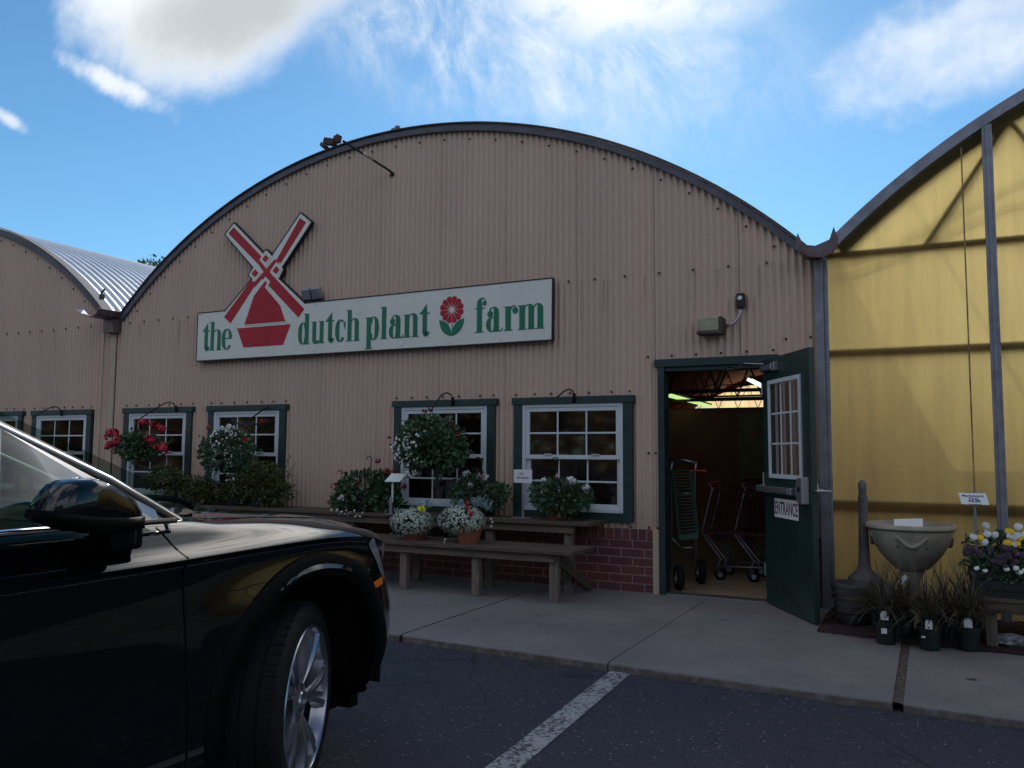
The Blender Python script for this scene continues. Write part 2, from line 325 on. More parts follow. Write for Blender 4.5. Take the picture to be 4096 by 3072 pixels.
# ------------------------------------------------------------------ mesh helpers
class MB:
    def __init__(s): s.v = []; s.f = []; s.mi = []; s.cur = 0
    def add(s, vs, fs):
        n = len(s.v); s.v += [tuple(v) for v in vs]; s.f += [tuple(i + n for i in f) for f in fs]; s.mi += [s.cur] * len(fs)
    def box(s, x0, x1, y0, y1, z0, z1):
        s.add([(x, y, z) for x in (x0, x1) for y in (y0, y1) for z in (z0, z1)],
              [(0, 1, 3, 2), (4, 6, 7, 5), (0, 4, 5, 1), (2, 3, 7, 6), (0, 2, 6, 4), (1, 5, 7, 3)])
    def obox(s, c, ax, ay, az):
        c = Vector(c); ax, ay, az = Vector(ax), Vector(ay), Vector(az)
        s.add([c + ax * i + ay * j + az * k for i in (-1, 1) for j in (-1, 1) for k in (-1, 1)],
              [(0, 1, 3, 2), (4, 6, 7, 5), (0, 4, 5, 1), (2, 3, 7, 6), (0, 2, 6, 4), (1, 5, 7, 3)])
    def bar(s, p, q, w_, h, up=(0, 0, 1)):
        p, q = Vector(p), Vector(q); d = q - p; l = d.length; d.normalize(); u = Vector(up); r = d.cross(u)
        if r.length < 1e-4: r = d.cross(Vector((1, 0, 0)))
        r.normalize(); u = r.cross(d).normalized(); s.obox((p + q) / 2, d * (l / 2), r * (w_ / 2), u * (h / 2))
    def tube(s, pts, r, n=8, cap=True):
        pts = [Vector(p) for p in pts]; rs = r if isinstance(r, (list, tuple)) else [r] * len(pts)
        rings = []; prev = None
        for i, p in enumerate(pts):
            d = (pts[min(i + 1, len(pts) - 1)] - pts[max(i - 1, 0)]).normalized()
            if prev is None:
                a_ = Vector((0, 0, 1)) if abs(d.z) < .9 else Vector((1, 0, 0)); u = d.cross(a_).normalized()
            else: u = (prev - d * prev.dot(d)).normalized()
            prev = u; v_ = d.cross(u)
            rings.append([p + (u * math.cos(2 * math.pi * k / n) + v_ * math.sin(2 * math.pi * k / n)) * rs[i] for k in range(n)])
        vs = [v_ for rg in rings for v_ in rg]; fs = []
        for i in range(len(pts) - 1):
            for k in range(n): fs.append((i * n + k, i * n + (k + 1) % n, (i + 1) * n + (k + 1) % n, (i + 1) * n + k))
        if cap: fs.append(tuple(range(n))[::-1]); fs.append(tuple((len(pts) - 1) * n + k for k in range(n)))
        s.add(vs, fs)
    def prism(s, poly, y0, y1, axis='y'):
        n = len(poly)
        def P(a_, b_, y): return (a_, y, b_) if axis == 'y' else ((y, a_, b_) if axis == 'x' else (a_, b_, y))
        vs = [P(a_, b_, y0) for a_, b_ in poly] + [P(a_, b_, y1) for a_, b_ in poly]
        fs = [tuple(range(n)), tuple(range(2 * n - 1, n - 1, -1))] + [(i, (i + 1) % n, (i + 1) % n + n, i + n) for i in range(n)]
        s.add(vs, fs)
    def lathe(s, prof, c=(0, 0, 0), n=24, axis=None, a0=0., wob=None):
        # prof: list of (r, z)
        c = Vector(c); vs = []; fs = []
        for (r, z) in prof:
            for k in range(n):
                a_ = a0 + 2 * math.pi * k / n; rr = r * (1 + (wob(a_, z) if wob else 0))
                p = Vector((rr * math.cos(a_), rr * math.sin(a_), z)); vs.append(c + (axis @ p if axis else p))
        for i in range(len(prof) - 1):
            for k in range(n): fs.append((i * n + k, i * n + (k + 1) % n, (i + 1) * n + (k + 1) % n, (i + 1) * n + k))
        s.add(vs, fs)
    def grid(s, rows, closeu=False):
        n = len(rows[0]); vs = [v_ for r_ in rows for v_ in r_]
        fs = [(i * n + k, i * n + (k + 1) % n, (i + 1) * n + (k + 1) % n, (i + 1) * n + k) for i in range(len(rows) - 1) for k in range(n if closeu else n - 1)]
        s.add(vs, fs)
    def leaf(s, p, d, up, L, W, fold=.25):
        p, d, up = Vector(p), Vector(d).normalized(), Vector(up); r = d.cross(up)
        if r.length < 1e-3: r = d.cross(Vector((1, 0, .3)))
        r.normalize(); n_ = r.cross(d)
        m_ = p + d * L * .5
        s.add([p, m_ + r * W * .5 + n_ * fold * W, p + d * L, m_ - r * W * .5 + n_ * fold * W, m_], [(0, 1, 4), (1, 2, 4), (2, 3, 4), (3, 0, 4)])
    def disc(s, p, nrm, r, k=6, lob=.25):
        p = Vector(p); nrm = Vector(nrm).normalized(); u = nrm.orthogonal().normalized(); v_ = nrm.cross(u)
        vs = [p + nrm * r * .15]
        for i in range(2 * k):
            a_ = math.pi * i / k; rr = r * (1 if i % 2 else 1 - lob); vs.append(p + (u * math.cos(a_) + v_ * math.sin(a_)) * rr)
        s.add(vs, [(0, i + 1, (i + 1) % (2 * k) + 1) for i in range(2 * k)])
    def build(s, name, m, parent=None, smooth=False, bevel=0., auto=None, label=None):
        me = bpy.data.meshes.new(name); me.from_pydata([tuple(v_) for v_ in s.v], [], s.f)
        for x in (m if isinstance(m, (list, tuple)) else [m]): me.materials.append(M[x] if isinstance(x, str) else x)
        if any(s.mi): me.polygons.foreach_set('material_index', s.mi)
        if smooth: me.polygons.foreach_set('use_smooth', [True] * len(me.polygons))
        me.update()
        o = bpy.data.objects.new(name, me); col.objects.link(o)
        if parent: o.parent = parent
        if bevel:
            bm_ = o.modifiers.new('bevel', 'BEVEL'); bm_.width = bevel; bm_.segments = 2; bm_.limit_method = 'ANGLE'
        if auto:
            me.set_sharp_from_angle(angle=R(auto))
        if label: o['label'] = label
        return o
def tag(o, label=None, cat=None, group=None, kind=None):
    if label: o['label'] = label
    if cat: o['category'] = cat
    if group: o['group'] = group
    if kind: o['kind'] = kind
    return o
def thing(name, label, cat, group=None, loc=(0, 0, 0), rz=0.):
    o = bpy.data.objects.new(name, None); col.objects.link(o); o.location = loc; o.rotation_euler[2] = rz
    o.empty_display_size = .1
    return tag(o, label, cat, group)
def text_mesh(s_, size, name, m, parent=None, loc=(0, 0, 0), mw=None, sx=1., ext=.001, align='CENTER', bold=0.):
    cu_ = bpy.data.curves.new('txt', 'FONT'); cu_.body = s_; cu_.size = size; cu_.extrude = ext; cu_.align_x = align; cu_.align_y = 'CENTER'; cu_.offset = bold
    o = bpy.data.objects.new('txt', cu_); col.objects.link(o)
    me = bpy.data.meshes.new_from_object(o); bpy.data.objects.remove(o)
    T = (mw or (Matrix.Translation(loc) @ Matrix.Rotation(R(90), 4, 'X'))) @ Matrix.Diagonal((sx, 1, 1, 1))
    me.transform(T); me.materials.clear(); me.materials.append(M[m]); me.name = name
    o = bpy.data.objects.new(name, me); col.objects.link(o)
    if parent: o.parent = parent
    return o

# ------------------------------------------------------------------ ground
def gz(y):  # lot surface height
    if y > -2.6: return -.055
    if y < -5.0: return .010
    return -.055 + (.065) * (-2.6 - y) / 2.4
mb = MB(); xs = [-400, -60, -20, -10, -5, 0, 5, 10, 60, 400]; ys = [500, 60, -1.0, -2.6, -3.2, -3.8, -4.4, -5.0, -8, -20, -60, -400]
mb.grid([[(x, y, gz(y)) for x in xs] for y in ys]); tag(mb.build('parking_lot', 'asphalt', smooth=True), kind='structure')
# sidewalk slabs with open joints
def ye(x): return -2.635 - .042 * (x + 3.46)
mb = MB(); rs = random.Random(3)
cuts = [(-16, -13.2), (-13.17, -9.9), (-9.87, -6.6), (-6.575, -3.482), (-3.457, -1.864), (-1.856, -.222), (-.168, 3.2), (3.22, 9)]
for i, (a0, a1) in enumerate(cuts):
    n = max(2, int((a1 - a0) / .1)); dz = [-.001, -.002, .0, -.003, 0, .001, -.006, -.004][i]
    for k in range(n):
        xa, xb = a0 + (a1 - a0) * k / n, a0 + (a1 - a0) * (k + 1) / n
    rows = []
    for k in range(n + 1):
        x = a0 + (a1 - a0) * k / n; y = ye(x) + (rs.random() - .5) * .007; t_ = (rs.random() - .5) * .004
        rows.append([(x, .0, dz), (x, -.8, dz), (x, -1.8, dz), (x, y + .022, dz), (x, y + .008, dz - .004 + t_), (x, y, dz - .016 + t_), (x, y - .002, -.08)])
    mb.grid(rows)
    for x in (a0, a1):
        y = ye(x); mb.add([(x, 0, dz), (x, y + .012, dz - .003), (x, y, dz - .02), (x, y, -.08), (x, 0, -.08)], [(0, 1, 2, 3, 4)])
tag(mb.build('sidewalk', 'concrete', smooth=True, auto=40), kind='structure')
mb = MB()
for xa, xb in ((-3.484, -3.455), (-1.866, -1.854), (-.224, -.166), (-6.577, -6.60), (-9.9, -9.87)):
    n = 60; mb.grid([[(x, -.02 - (abs(ye(xa)) - .03) * k / n, -.014 + rs.random() * .010) for x in (xa, (xa + xb) / 2, xb)] for k in range(n + 1)])
tag(mb.build('joint_fill', 'debris'), kind='structure')
mb = MB(); L0, L1 = Vector((-1.845, -2.705, 0)), Vector((-1.50, -7.4, 0)); n = 24
mb.grid([[(L0 + (L1 - L0) * k / n + Vector((dx, 0, gz((L0 + (L1 - L0) * k / n).y) + .004))) for dx in (0, .07, .135)] for k in range(n + 1)])
tag(mb.build('painted_line', 'line'), kind='structure')
# bark mulch bed in front of the greenhouse
mb = MB(); rows = []
for i in range(61):
    x = -.80 + 2.6 * i / 60; ro = []
    for j in range(22):
        f = j / 21; y = -.02 - (1.08 + .10 * min(1, (x + .8) / .6) + rs.uniform(-.02, .02)) * f
        ro.append((x, y, .002 + (rs.random() * .022) * (1 - f ** 6)))
    rows.append(ro)
mb.grid(rows); tag(mb.build('mulch_bed', 'mulch'), kind='structure')
# small litter along the kerb
mb = MB()
for i in range(700):
    x = rs.uniform(-4.2, 1.2); y = ye(x) - abs(rs.gauss(0, .05)) - .004 if rs.random() < .6 else rs.uniform(-6, -2.8); r_ = rs.uniform(.002, .006)
    z = gz(y) + r_ * .4; mb.obox((x, y, z), Vector((r_, rs.uniform(-r_, r_), 0)), Vector((rs.uniform(-r_, r_) * .5, r_ * .7, 0)), (0, 0, r_ * .4))
for i in range(60):
    x = rs.uniform(-4.5, 1); y = rs.uniform(-2.6, -.3); r_ = rs.uniform(.002, .006); mb.obox((x, y, .002), (r_, 0, 0), (0, r_, 0), (0, 0, r_ * .4))
tag(mb.build('pebble_litter', 'concrete'), kind='stuff')
mb = MB()
for (x, y, r_) in ((-2.9, -1.5, .03), (-2.55, -2.1, .018), (-1.5, -1.0, .035), (-1.05, -1.6, .022), (.18, -2.05, .035), (-2.1, -1.2, .02), (-2.7, -1.9, .02), (-3.1, -2.3, .016)):
    k = 12; mb.add([(x, y, .0030)] + [(x + r_ * math.cos(2 * math.pi * i / k) * rs.uniform(.6, 1.2), y + .5 * r_ * math.sin(2 * math.pi * i / k) * rs.uniform(.6, 1.2), .0028) for i in range(k)], [(0, i + 1, (i + 1) % k + 1) for i in range(k)])
tag(mb.build('pavement_stain', 'debris'), kind='structure')

# ------------------------------------------------------------------ buildings
ARC_R, ARC_Z = 6.39, -1.403
EAVE = 3.19
def arcz(x, cx): return math.sqrt(max(0, ARC_R ** 2 - (x - cx) ** 2)) + ARC_Z
P_ = .0677
def corrug(mb, x0, x1, cx, z0f, holes, y0=0.0, amp=.0125, half=4.45):
    n = int(round((x1 - x0) / P_ * 8)); xs_ = [x0 + (x1 - x0) * i / n for i in range(n + 1)]
    zs_levels = sorted(set([z for h in holes for z in h[2:]]))
    def vy(x): return y0 + amp * math.cos(2 * math.pi * x / P_)
    for i in range(n):
        a_, b_ = xs_[i], xs_[i + 1]; mid = (a_ + b_) / 2
        top = lambda x: (arcz(x, cx) if abs(x - cx) < half else EAVE + .0) - .02
        segs = [(z0f(mid), None)]
        cuts_ = [h for h in holes if h[0] <= mid <= h[1]]; cuts_.sort(key=lambda h: h[2])
        z = z0f(mid); parts = []
        for h in cuts_:
            if h[2] > z: parts.append((z, h[2]))
            z = max(z, h[3])
        parts.append((z, None))
        for (p0, p1) in parts:
            za, zb = (p1, p1) if p1 is not None else (top(a_), top(b_))
            mb.add([(a_, vy(a_), p0), (b_, vy(b_), p0), (b_, vy(b_), zb), (a_, vy(a_), za)], [(0, 1, 2, 3)])
def weld(o, d=.0004):
    import bmesh
    bm_ = bmesh.new(); bm_.from_mesh(o.data); bmesh.ops.remove_doubles(bm_, verts=bm_.verts, dist=d); bm_.to_mesh(o.data); bm_.free()
def arch_strip(mb, cx, half, r_in, r_out, y0, y1, n=90):
    pts = []
    a_ = math.asin(half / ARC_R)
    for i in range(n + 1):
        t_ = -a_ + 2 * a_ * i / n; s_, c_ = math.sin(t_), math.cos(t_)
        pts.append([(cx + (ARC_R + r_in) * s_, y0, ARC_Z + (ARC_R + r_in) * c_), (cx + (ARC_R + r_out) * s_, y0, ARC_Z + (ARC_R + r_out) * c_),
                    (cx + (ARC_R + r_out) * s_, y1, ARC_Z + (ARC_R + r_out) * c_), (cx + (ARC_R + r_in) * s_, y1, ARC_Z + (ARC_R + r_in) * c_)])
    mb.grid(pts, closeu=True); 
def roof_sheet(mb, cx, half, y0, y1, pitch=.2, amp=.012, na=40, off=.012, per=6):
    n = int((y1 - y0) / pitch * per); a_ = math.asin(half / ARC_R); rows = []
    for j in range(n + 1):
        y = y0 + (y1 - y0) * j / n; rr = ARC_R + off + amp * math.cos(2 * math.pi * y / pitch)
        rows.append([(cx + rr * math.sin(-a_ + 2 * a_ * i / na), y, ARC_Z + rr * math.cos(-a_ + 2 * a_ * i / na)) for i in range(na + 1)])
    mb.grid(rows)
MX, LX, GX = -5.423, -14.68, 3.72
WIN = [(-13.235, -11.925, .655), (-11.735, -10.405, .655), (-9.785, -8.474, .655), (-8.222, -6.911, .655), (-5.375, -4.061, .655), (-3.877, -2.555, .655)]

def window(parent, x0, x1, zb, lit=None, blinds=False, kind='full'):
    zt = 1.888; a0, a1 = x0 + .02, x1 - .02
    tb = MB(); yy = -.045
    tb.box(x0, x1, yy - .012, .02, 1.818, zt); tb.box(a0, a0 + .095, yy, .02, zb, 1.818); tb.box(a1 - .095, a1, yy, .02, zb, 1.818); tb.box(a0 + .095, a1 - .095, yy, .02, zb, zb + .085)
    W_ = tb.build('window', 'green', parent, bevel=.003)
    i0, i1, j0, j1 = a0 + .095, a1 - .095, zb + .085, 1.818
    fb = MB(); f = .035; y0, y1 = -.036, .05
    fb.box(i0, i0 + f, y0, y1, j0, j1); fb.box(i1 - f, i1, y0, y1, j0, j1); fb.box(i0 + f, i1 - f, y0, y1, j1 - f, j1); fb.box(i0 + f, i1 - f, y0 - .02, y1, j0, j0 + f)
    m = (j0 + j1) / 2 - .0
    g_ = .042
    # sashes, upper outside, lower set back
    for (za, zb_, ya, yb) in ((m - .02, j1 - f, -.026, .005), (j0 + f, m + .018, .006, .036)):
        fb.box(i0 + f, i0 + f + g_, ya, yb, za, zb_); fb.box(i1 - f - g_, i1 - f, ya, yb, za, zb_); fb.box(i0 + f + g_, i1 - f - g_, ya, yb, zb_ - g_, zb_); fb.box(i0 + f + g_, i1 - f - g_, ya, yb, za, za + g_)
        w0, w1 = i0 + f + g_, i1 - f - g_; yc = (ya + yb) / 2
        for k in (1, 2):
            xx = w0 + (w1 - w0) * k / 3; fb.box(xx - .009, xx + .009, yc - .007, yc - .001, za + g_, zb_ - g_)
        zc = (za + zb_) / 2; fb.box(w0, w1, yc - .0085, yc - .0022, zc - .009, zc + .009)
    fb.box(i0 + .25, i0 + .33, -.044, -.02, m + .021, m + .032); fb.box(i1 - .33, i1 - .25, -.044, -.02, m + .021, m + .032)
    fb.build('frame', 'vinyl', W_, bevel=.003)
    pb = MB(); pb.add([(i0 + f, -.006, m), (i1 - f, -.006, m), (i1 - f, -.006, j1 - f), (i0 + f, -.006, j1 - f)], [(0, 1, 2, 3)])
    pb.add([(i0 + f, .024, j0 + f), (i1 - f, .024, j0 + f), (i1 - f, .024, m), (i0 + f, .024, m)], [(0, 1, 2, 3)]); pb.build('pane', 'glass', W_)
    if blinds:
        bb = MB()
        for k in range(34):
            z = j0 + .06 + (j1 - j0 - .1) * k / 34; bb.obox(((i0 + i1) / 2, .09, z), ((i1 - i0) / 2 - .04, 0, 0), (0, .012, -.006), (0, 0, .0012))
        bb.build('blind', 'blind', W_)
    return W_
SCREW = []
def screws(parent, pts):
    if not SCREW:
        sb = MB(); sb.lathe([(.0001, .020), (.007, .019), (.012, .012), (.012, .006)], (0, 0, 0), 8, Matrix(((1, 0, 0), (0, 0, -1), (0, 1, 0))))
        me = bpy.data.meshes.new('screw'); me.from_pydata(sb.v, [], sb.f); me.materials.append(M['screw']); SCREW.append(me)
    for (x, z) in pts:
        o = bpy.data.objects.new('screw', SCREW[0]); o.location = (x, -.004, z); col.objects.link(o); o.parent = parent
def arch_screws(cx, off, step, half=4.3):
    o = []; a_ = math.asin(half / ARC_R); n = int(2 * a_ * ARC_R / step)
    for i in range(n + 1):
        t_ = -a_ + 2 * a_ * i / n; o.append((cx + (ARC_R - off) * math.sin(t_), ARC_Z + (ARC_R - off) * math.cos(t_)))
    return o

# main building
B = thing('garden_center_building', 'tan corrugated arched-front shop building with open green entrance door', 'building')
DO = (-2.317, -1.255, -.1, 2.147)
holes = [(a0 + .03, a1 - .03, zb + .02, 1.88) for a0, a1, zb in WIN]
mh = holes[2:] + [(-2.31, -1.26, -.1, 2.15)]
mb = MB(); corrug(mb, -10.02, -.875, MX, lambda x: .59, mh); o = mb.build('siding', 'siding', B, smooth=True); weld(o)
for a_, b_ in ((-10.02, -2.385), (-1.19, -.875)): mb = MB(); mb.box(a_, b_, -.02, .12, -.05, .598); mb.build('brick_base', 'brick', B)
for a_, b_ in ((-2.383, -2.319), (-1.251, -1.192)): mb = MB(); mb.box(a_, b_, -.024, .03, -.01, .60); mb.build('corner_strip', 'trim_tan', B, bevel=.003)
mb = MB(); roof_sheet(mb, MX, 4.52, -.05, 30, per=4); mb.build('roof', 'roofmetal', B, smooth=True)
mb = MB(); arch_strip(mb, MX, 4.50, -.055, .008, -.050, -.018); arch_strip(mb, MX, 4.52, .028, .038, -.07, .10); mb.build('roof_edge_trim', 'fascia', B, smooth=True, auto=35)
sp_ = []
xx = -9.75
while xx < -1.0:
    if not (-8.5 < xx < -3.38): sp_.append((xx + rs.uniform(-.01, .01), 3.065 + .0012 * (xx + 9)))
    xx += P_ * (5 if xx > -3 else 4)
sp_ += arch_screws(MX, .14, .33)
for a0, a1, zb in WIN[2:]:
    for k in range(7): sp_.append((a0 + .03 + (a1 - a0) * k / 6.3 + rs.uniform(-.03, .03), 1.925))
for k in range(6): sp_.append((-2.42 + k * .235, 2.255 + .002 * k))
sp_ += [(-1.13, 2.36), (-.92, 2.365), (-2.42, 1.325), (-2.35, 1.325), (-2.42, .615), (-2.335, .615), (-2.6, .615)]
screws(B, sp_)
for a0, a1, zb in WIN[2:]: window(B, a0, a1, zb, blinds=(a0 < -6.5))
# walls and partition inside
for a_ in (-9.95, -.97): mb = MB(); mb.box(a_, a_ + .05, .125, 30, -.05, 3.1); mb.build('side_wall', 'interior', B)
mb = MB(); mb.box(-9.9, -.975, 5.2, 5.3, 0, 2.02); mb.build('inner_partition', 'interior', B)
mb = MB(); mb.box(-10.0, -.9, 29.9, 30, -.05, 3.42); mb.build('back_wall', 'interior', B)
lens = [(-9.75, 3.43), (-9.19, 3.70), (-8.2, 4.10), (-7.6, 4.29), (-7.1, 4.39), (-6.7, 4.40), (-6.0, 4.33), (-4.5, 4.1), (-2.5, 3.6), (-2.0, 3.43)]
mb = MB(); mb.prism(lens, 29.93, 29.94); mb.build('back_gable', 'backgable', B)
mb = MB(); up = [(x, arcz(x, MX) - .02) for x in np.linspace(-9.75, -2.0, len(lens))]
mb.grid([[(x, 29.935, z) for x, z in lens], [(x, 29.935, z) for x, z in up]]); mb.add([(-2.0, 29.935, 3.4), (-.95, 29.935, 3.4), (-.95, 29.935, 3.2), (-2.0, 29.935, arcz(-2.0, MX))], [(0, 1, 3)]); mb.build('back_gable_surround', 'interior', B)
mb = MB(); mb.box(-9.9, -.98, .13, 29.8, -.02, .004); mb.build('shop_floor', 'interiorfloor', B)
mb = MB(); roof_sheet(mb, MX, 4.46, .12, 29.9, pitch=5., amp=0, na=40, off=-.06, per=1); mb.build('dark_ceiling_sheet', 'interior', B, smooth=True)  # dark sheet added below the roof to stop its bright reflections
# roof trusses
for j, yb in enumerate((2.0, 5.0, 11.0, 19.0, 27.0)):
    tb = MB(); zb = 2.06 + min(j, 1) * .25 + max(0, j - 1) * .08 if j < 2 else 3.0
    zb = [2.12, 2.15, 2.62, 3.12, 3.2][j]
    if j == 0: zb = 2.06
    tb.bar((-9.8, yb, zb), (-1.0, yb, zb), .04, .04); top_ = zb + .5 if j < 2 else None
    n = 11
    prev = (-9.8, yb, zb)
    pts_t = []
    for i in range(n + 1):
        x = -9.8 + 8.8 * i / n; zt_ = min(arcz(x, MX) - .12, zb + 1.0)
        pts_t.append((x, yb, max(zt_, zb + .05)))
    for i in range(n):
        tb.bar(pts_t[i], pts_t[i + 1], .035, .035)
        xm = (pts_t[i][0] + pts_t[i + 1][0]) / 2
        tb.bar(pts_t[i], (xm, yb, zb), .022, .022); tb.bar((xm, yb, zb), pts_t[i + 1], .022, .022)
    tb.build('roof_truss', 'truss', B)
# door frame, door
mb = MB(); mb.box(-2.351, -1.20, -.05, .02, 2.147, 2.222); mb.box(-2.317, -2.255, -.045, .12, -.005, 2.147); mb.box(-1.315, -1.253, -.045, .12, -.005, 2.147); mb.box(-2.255, -1.315, -.02, .12, 2.105, 2.147)
mb.build('door_frame', 'green', B, bevel=.003)
mb = MB(); mb.box(-2.255, -1.315, -.03, .12, -.002, .014); mb.build('threshold', 'steel', B)
H = Vector((-1.335, -.05, 0)); ang = R(31.5); du = Vector((math.sin(ang), -math.cos(ang), 0)); dn = Vector((-math.cos(ang), -math.sin(ang), 0))  # along leaf, inner-face normal
def LP(u, z, n_=0.): return H + du * u + dn * n_ + Vector((0, 0, z))
def lbox(mb, u0, u1, z0, z1, n0, n1): mb.obox(LP((u0 + u1) / 2, (z0 + z1) / 2, (n0 + n1) / 2), du * ((u1 - u0) / 2), dn * ((n1 - n0) / 2), (0, 0, (z1 - z0) / 2))
mb = MB(); t0 = -.045
for q in ((0, .155, .012, 2.17), (.785, .955, .012, 2.17), (.155, .785, .012, 1.13), (.155, .785, 1.955, 2.17)): lbox(mb, *q, t0, 0)
DR = mb.build('door', 'doorgreen', B, label='green half-glazed entrance door swung wide open')
mb = MB()
for q in ((.138, .17, 1.115, 1.97), (.77, .802, 1.115, 1.97), (.17, .77, 1.115, 1.15), (.17, .77, 1.935, 1.97)): lbox(mb, *q, 0, .016)
for k in (1, 2):
    u = .17 + .6 * k / 3; lbox(mb, u - .008, u + .008, 1.15, 1.935, -.012, -.004); z = 1.15 + .785 * k / 3; lbox(mb, .17, .77, z - .008, z + .008, -.0135, -.0055)
mb.build('door_window_frame', 'vinyl', DR, bevel=.002)
mb = MB(); mb.add([LP(.155, 1.13, -.024), LP(.785, 1.13, -.024), LP(.785, 1.955, -.024), LP(.155, 1.955, -.024)], [(0, 1, 2, 3)]); mb.build('door_pane', 'glass', DR)
mb = MB(); lbox(mb, .0, .74, .990, 1.045, .035, .085); lbox(mb, .02, .70, .997, 1.038, .085, .092); lbox(mb, .0, .035, .985, 1.05, 0, .05)
mb.build('panic_bar', 'steel', DR, bevel=.004)
mb = MB(); pl = [(.775, .99), (.80, .93), (.905, .925), (.91, 1.14), (.80, 1.135), (.765, 1.05)]
vs = [LP(u, z, 0) for u, z in pl] + [LP(u + (.01 if u < .85 else -.01), z * .97 + .03, .06) for u, z in pl]; mb.add(vs, [tuple(range(6))[::-1], tuple(range(6, 12))] + [(i, (i + 1) % 6, (i + 1) % 6 + 6, i + 6) for i in range(6)])
mb.build('latch_case', 'steel', DR, bevel=.004)
mb = MB(); lbox(mb, .83, .87, 1.02, 1.06, .060, .066); mb.build('latch_button', 'blackplastic', DR)
mb = MB(); mb.tube([LP(.935, 1.04, -.05), LP(.935, 1.04, -.10), LP(.86, 1.035, -.11)], .011, 8); lbox(mb, .905, .952, .97, 1.10, -.055, -.046)
mb.tube([LP(.95, 1.035, -.02), LP(1.0, 1.035, -.03), LP(1.04, 1.036, -.07), LP(1.05, 1.036, -.12)], .010, 8)
mb.build('lever_handle', 'steel', DR, smooth=True)
mb = MB(); lbox(mb, .06, .30, 2.06, 2.105, .0, .05); lbox(mb, .28, .36, 2.045, 2.12, .0, .045); mb.tube([LP(.10, 2.125, .03), LP(-.10, 2.15, .14), Vector((-1.62, .02, 2.12))], .008, 6); mb.obox((-1.64, -.0, 2.115), (.035, 0, 0), (0, .02, 0), (0, 0, .012))
mb.build('door_closer', 'steel', DR, bevel=.003)
mb = MB()
for z in (.25, 1.05, 1.85): mb = MB(); mb.tube([H + Vector((-.005, -.012, z)), H + Vector((-.005, -.012, z + .11))], .009, 8); mb.build('hinge', 'steel', DR)
# entrance sign on the door
ES = thing('entrance_sign', 'small white ENTRANCE sign on the open green door', 'sign')
mb = MB(); lbox(mb, .225, .705, .782, .942, .001, .004); mb.build('sign_panel', 'paper', ES)
mw = Matrix(((du.x, 0, dn.x, LP(.465, .862, .0048).x), (du.y, 0, dn.y, LP(.465, .862, .0048).y), (0, 1, 0, .858), (0, 0, 0, 1)))
text_mesh('ENTRANCE', .150, 'lettering', 'maroon', ES, mw=mw, sx=.60, ext=.0005, bold=.0022)

# gutters at the valleys and drain posts
def trough(mb, cx, zb, y0, y1, wd, hg, flare):
    pr = [(-wd - flare, hg), (-wd, .03), (-wd * .55, 0), (wd * .55, 0), (wd, .03), (wd + flare, hg)]
    pi = [(a_ * .94, b_ + .006) for a_, b_ in pr]
    vs = []; loop = pr + pi[::-1]; n = len(loop)
    for y in (y0, y1): vs += [(cx + a_, y, zb + b_) for a_, b_ in loop]
    fs = [(i, (i + 1) % n, (i + 1) % n + n, i + n) for i in range(n)]
    for base in (0, n):
        for i in range(5): fs.append((base + i, base + i + 1, base + n - 2 - i, base + n - 1 - i))
    mb.add(vs, fs)
mb = MB(); trough(mb, -.86, 3.06, -.24, 29, .11, .10, .03)
mb.add([(-1.0, -.22, 3.19), (-.985, -.22, 3.27), (-.93, -.22, 3.14), (-.95, -.22, 3.12)], [(0, 1, 2, 3)])
mb.prism([(-.957, 3.153), (-.835, 3.128), (-.718, 3.170), (-.682, 3.278), (-.645, 3.174), (-.67, 3.078), (-.782, 3.019), (-.903, 3.041)][::-1], -.262, -.246)
mb.tube([(-.648, -.26, 3.17), (-.66, -.26, 3.09), (-.70, -.26, 3.05), (-.785, -.26, 3.02)], .006, 5)
mb.build('gutter', 'gutter', B)
mb = MB(); trough(mb, -10.055, 3.115, -.40, 29, .12, .10, .035); mb.box(-10.14, -9.94, -.13, -.01, 2.93, 3.112); mb.build('valley_gutter', 'gutter', B)
mb = MB(); mb.tube([(-10.15, -.40, 3.225), (-10.18, -.53, 3.215)], .006, 5); mb.add([(-10.20, -.40, 3.22), (-10.19, -.54, 3.20), (-10.08, -.52, 3.14), (-10.10, -.40, 3.14)], [(0, 1, 2, 3)]); mb.build('gutter_lip', 'galv', B)
mb = MB(); mb.box(-.868, -.80, -.06, .05, -.02, 3.05); mb.box(-.80, -.765, -.035, .05, -.02, 3.05); mb.build('corner_post', 'galvdull', B, bevel=.006)
mb = MB(); mb.tube([(-.98, -.10, 1.0), (-.90, -.06, 1.06), (-.86, -.05, 1.09)], .005, 5); mb.build('wire_end', 'iron', B)

# left building
LB = thing('neighbour_shed', 'tan corrugated arched shed left of the main shop', 'building')
mb = MB(); corrug(mb, -18.0, -10.075, LX, lambda x: .59, holes[:2]); o = mb.build('siding', 'siding', LB, smooth=True); weld(o)
mb = MB(); mb.box(-18, -10.08, -.018, .12, -.05, .598); mb.build('brick_base', 'brick', LB)
mb = MB(); roof_sheet(mb, LX, 4.50, -.05, 30, pitch=.145, amp=.014, na=60, per=6); mb.build('roof', 'roofmetal', LB, smooth=True)
mb = MB(); arch_strip(mb, LX, 4.50, -.055, .008, -.050, -.018); arch_strip(mb, LX, 4.50, .042, .052, -.07, .05); mb.build('roof_edge_trim', 'fascia', LB, smooth=True, auto=35)
sp_ = [(-13.0 + .2708 * k * (1), 3.065) for k in range(10)] + arch_screws(LX, .14, .33)
for a0, a1, zb in WIN[:2]:
    for k in range(7): sp_.append((a0 + .03 + (a1 - a0) * k / 6.3 + rs.uniform(-.03, .03), 1.925))
screws(LB, sp_)
for a0, a1, zb in WIN[:2]: window(LB, a0, a1, zb)
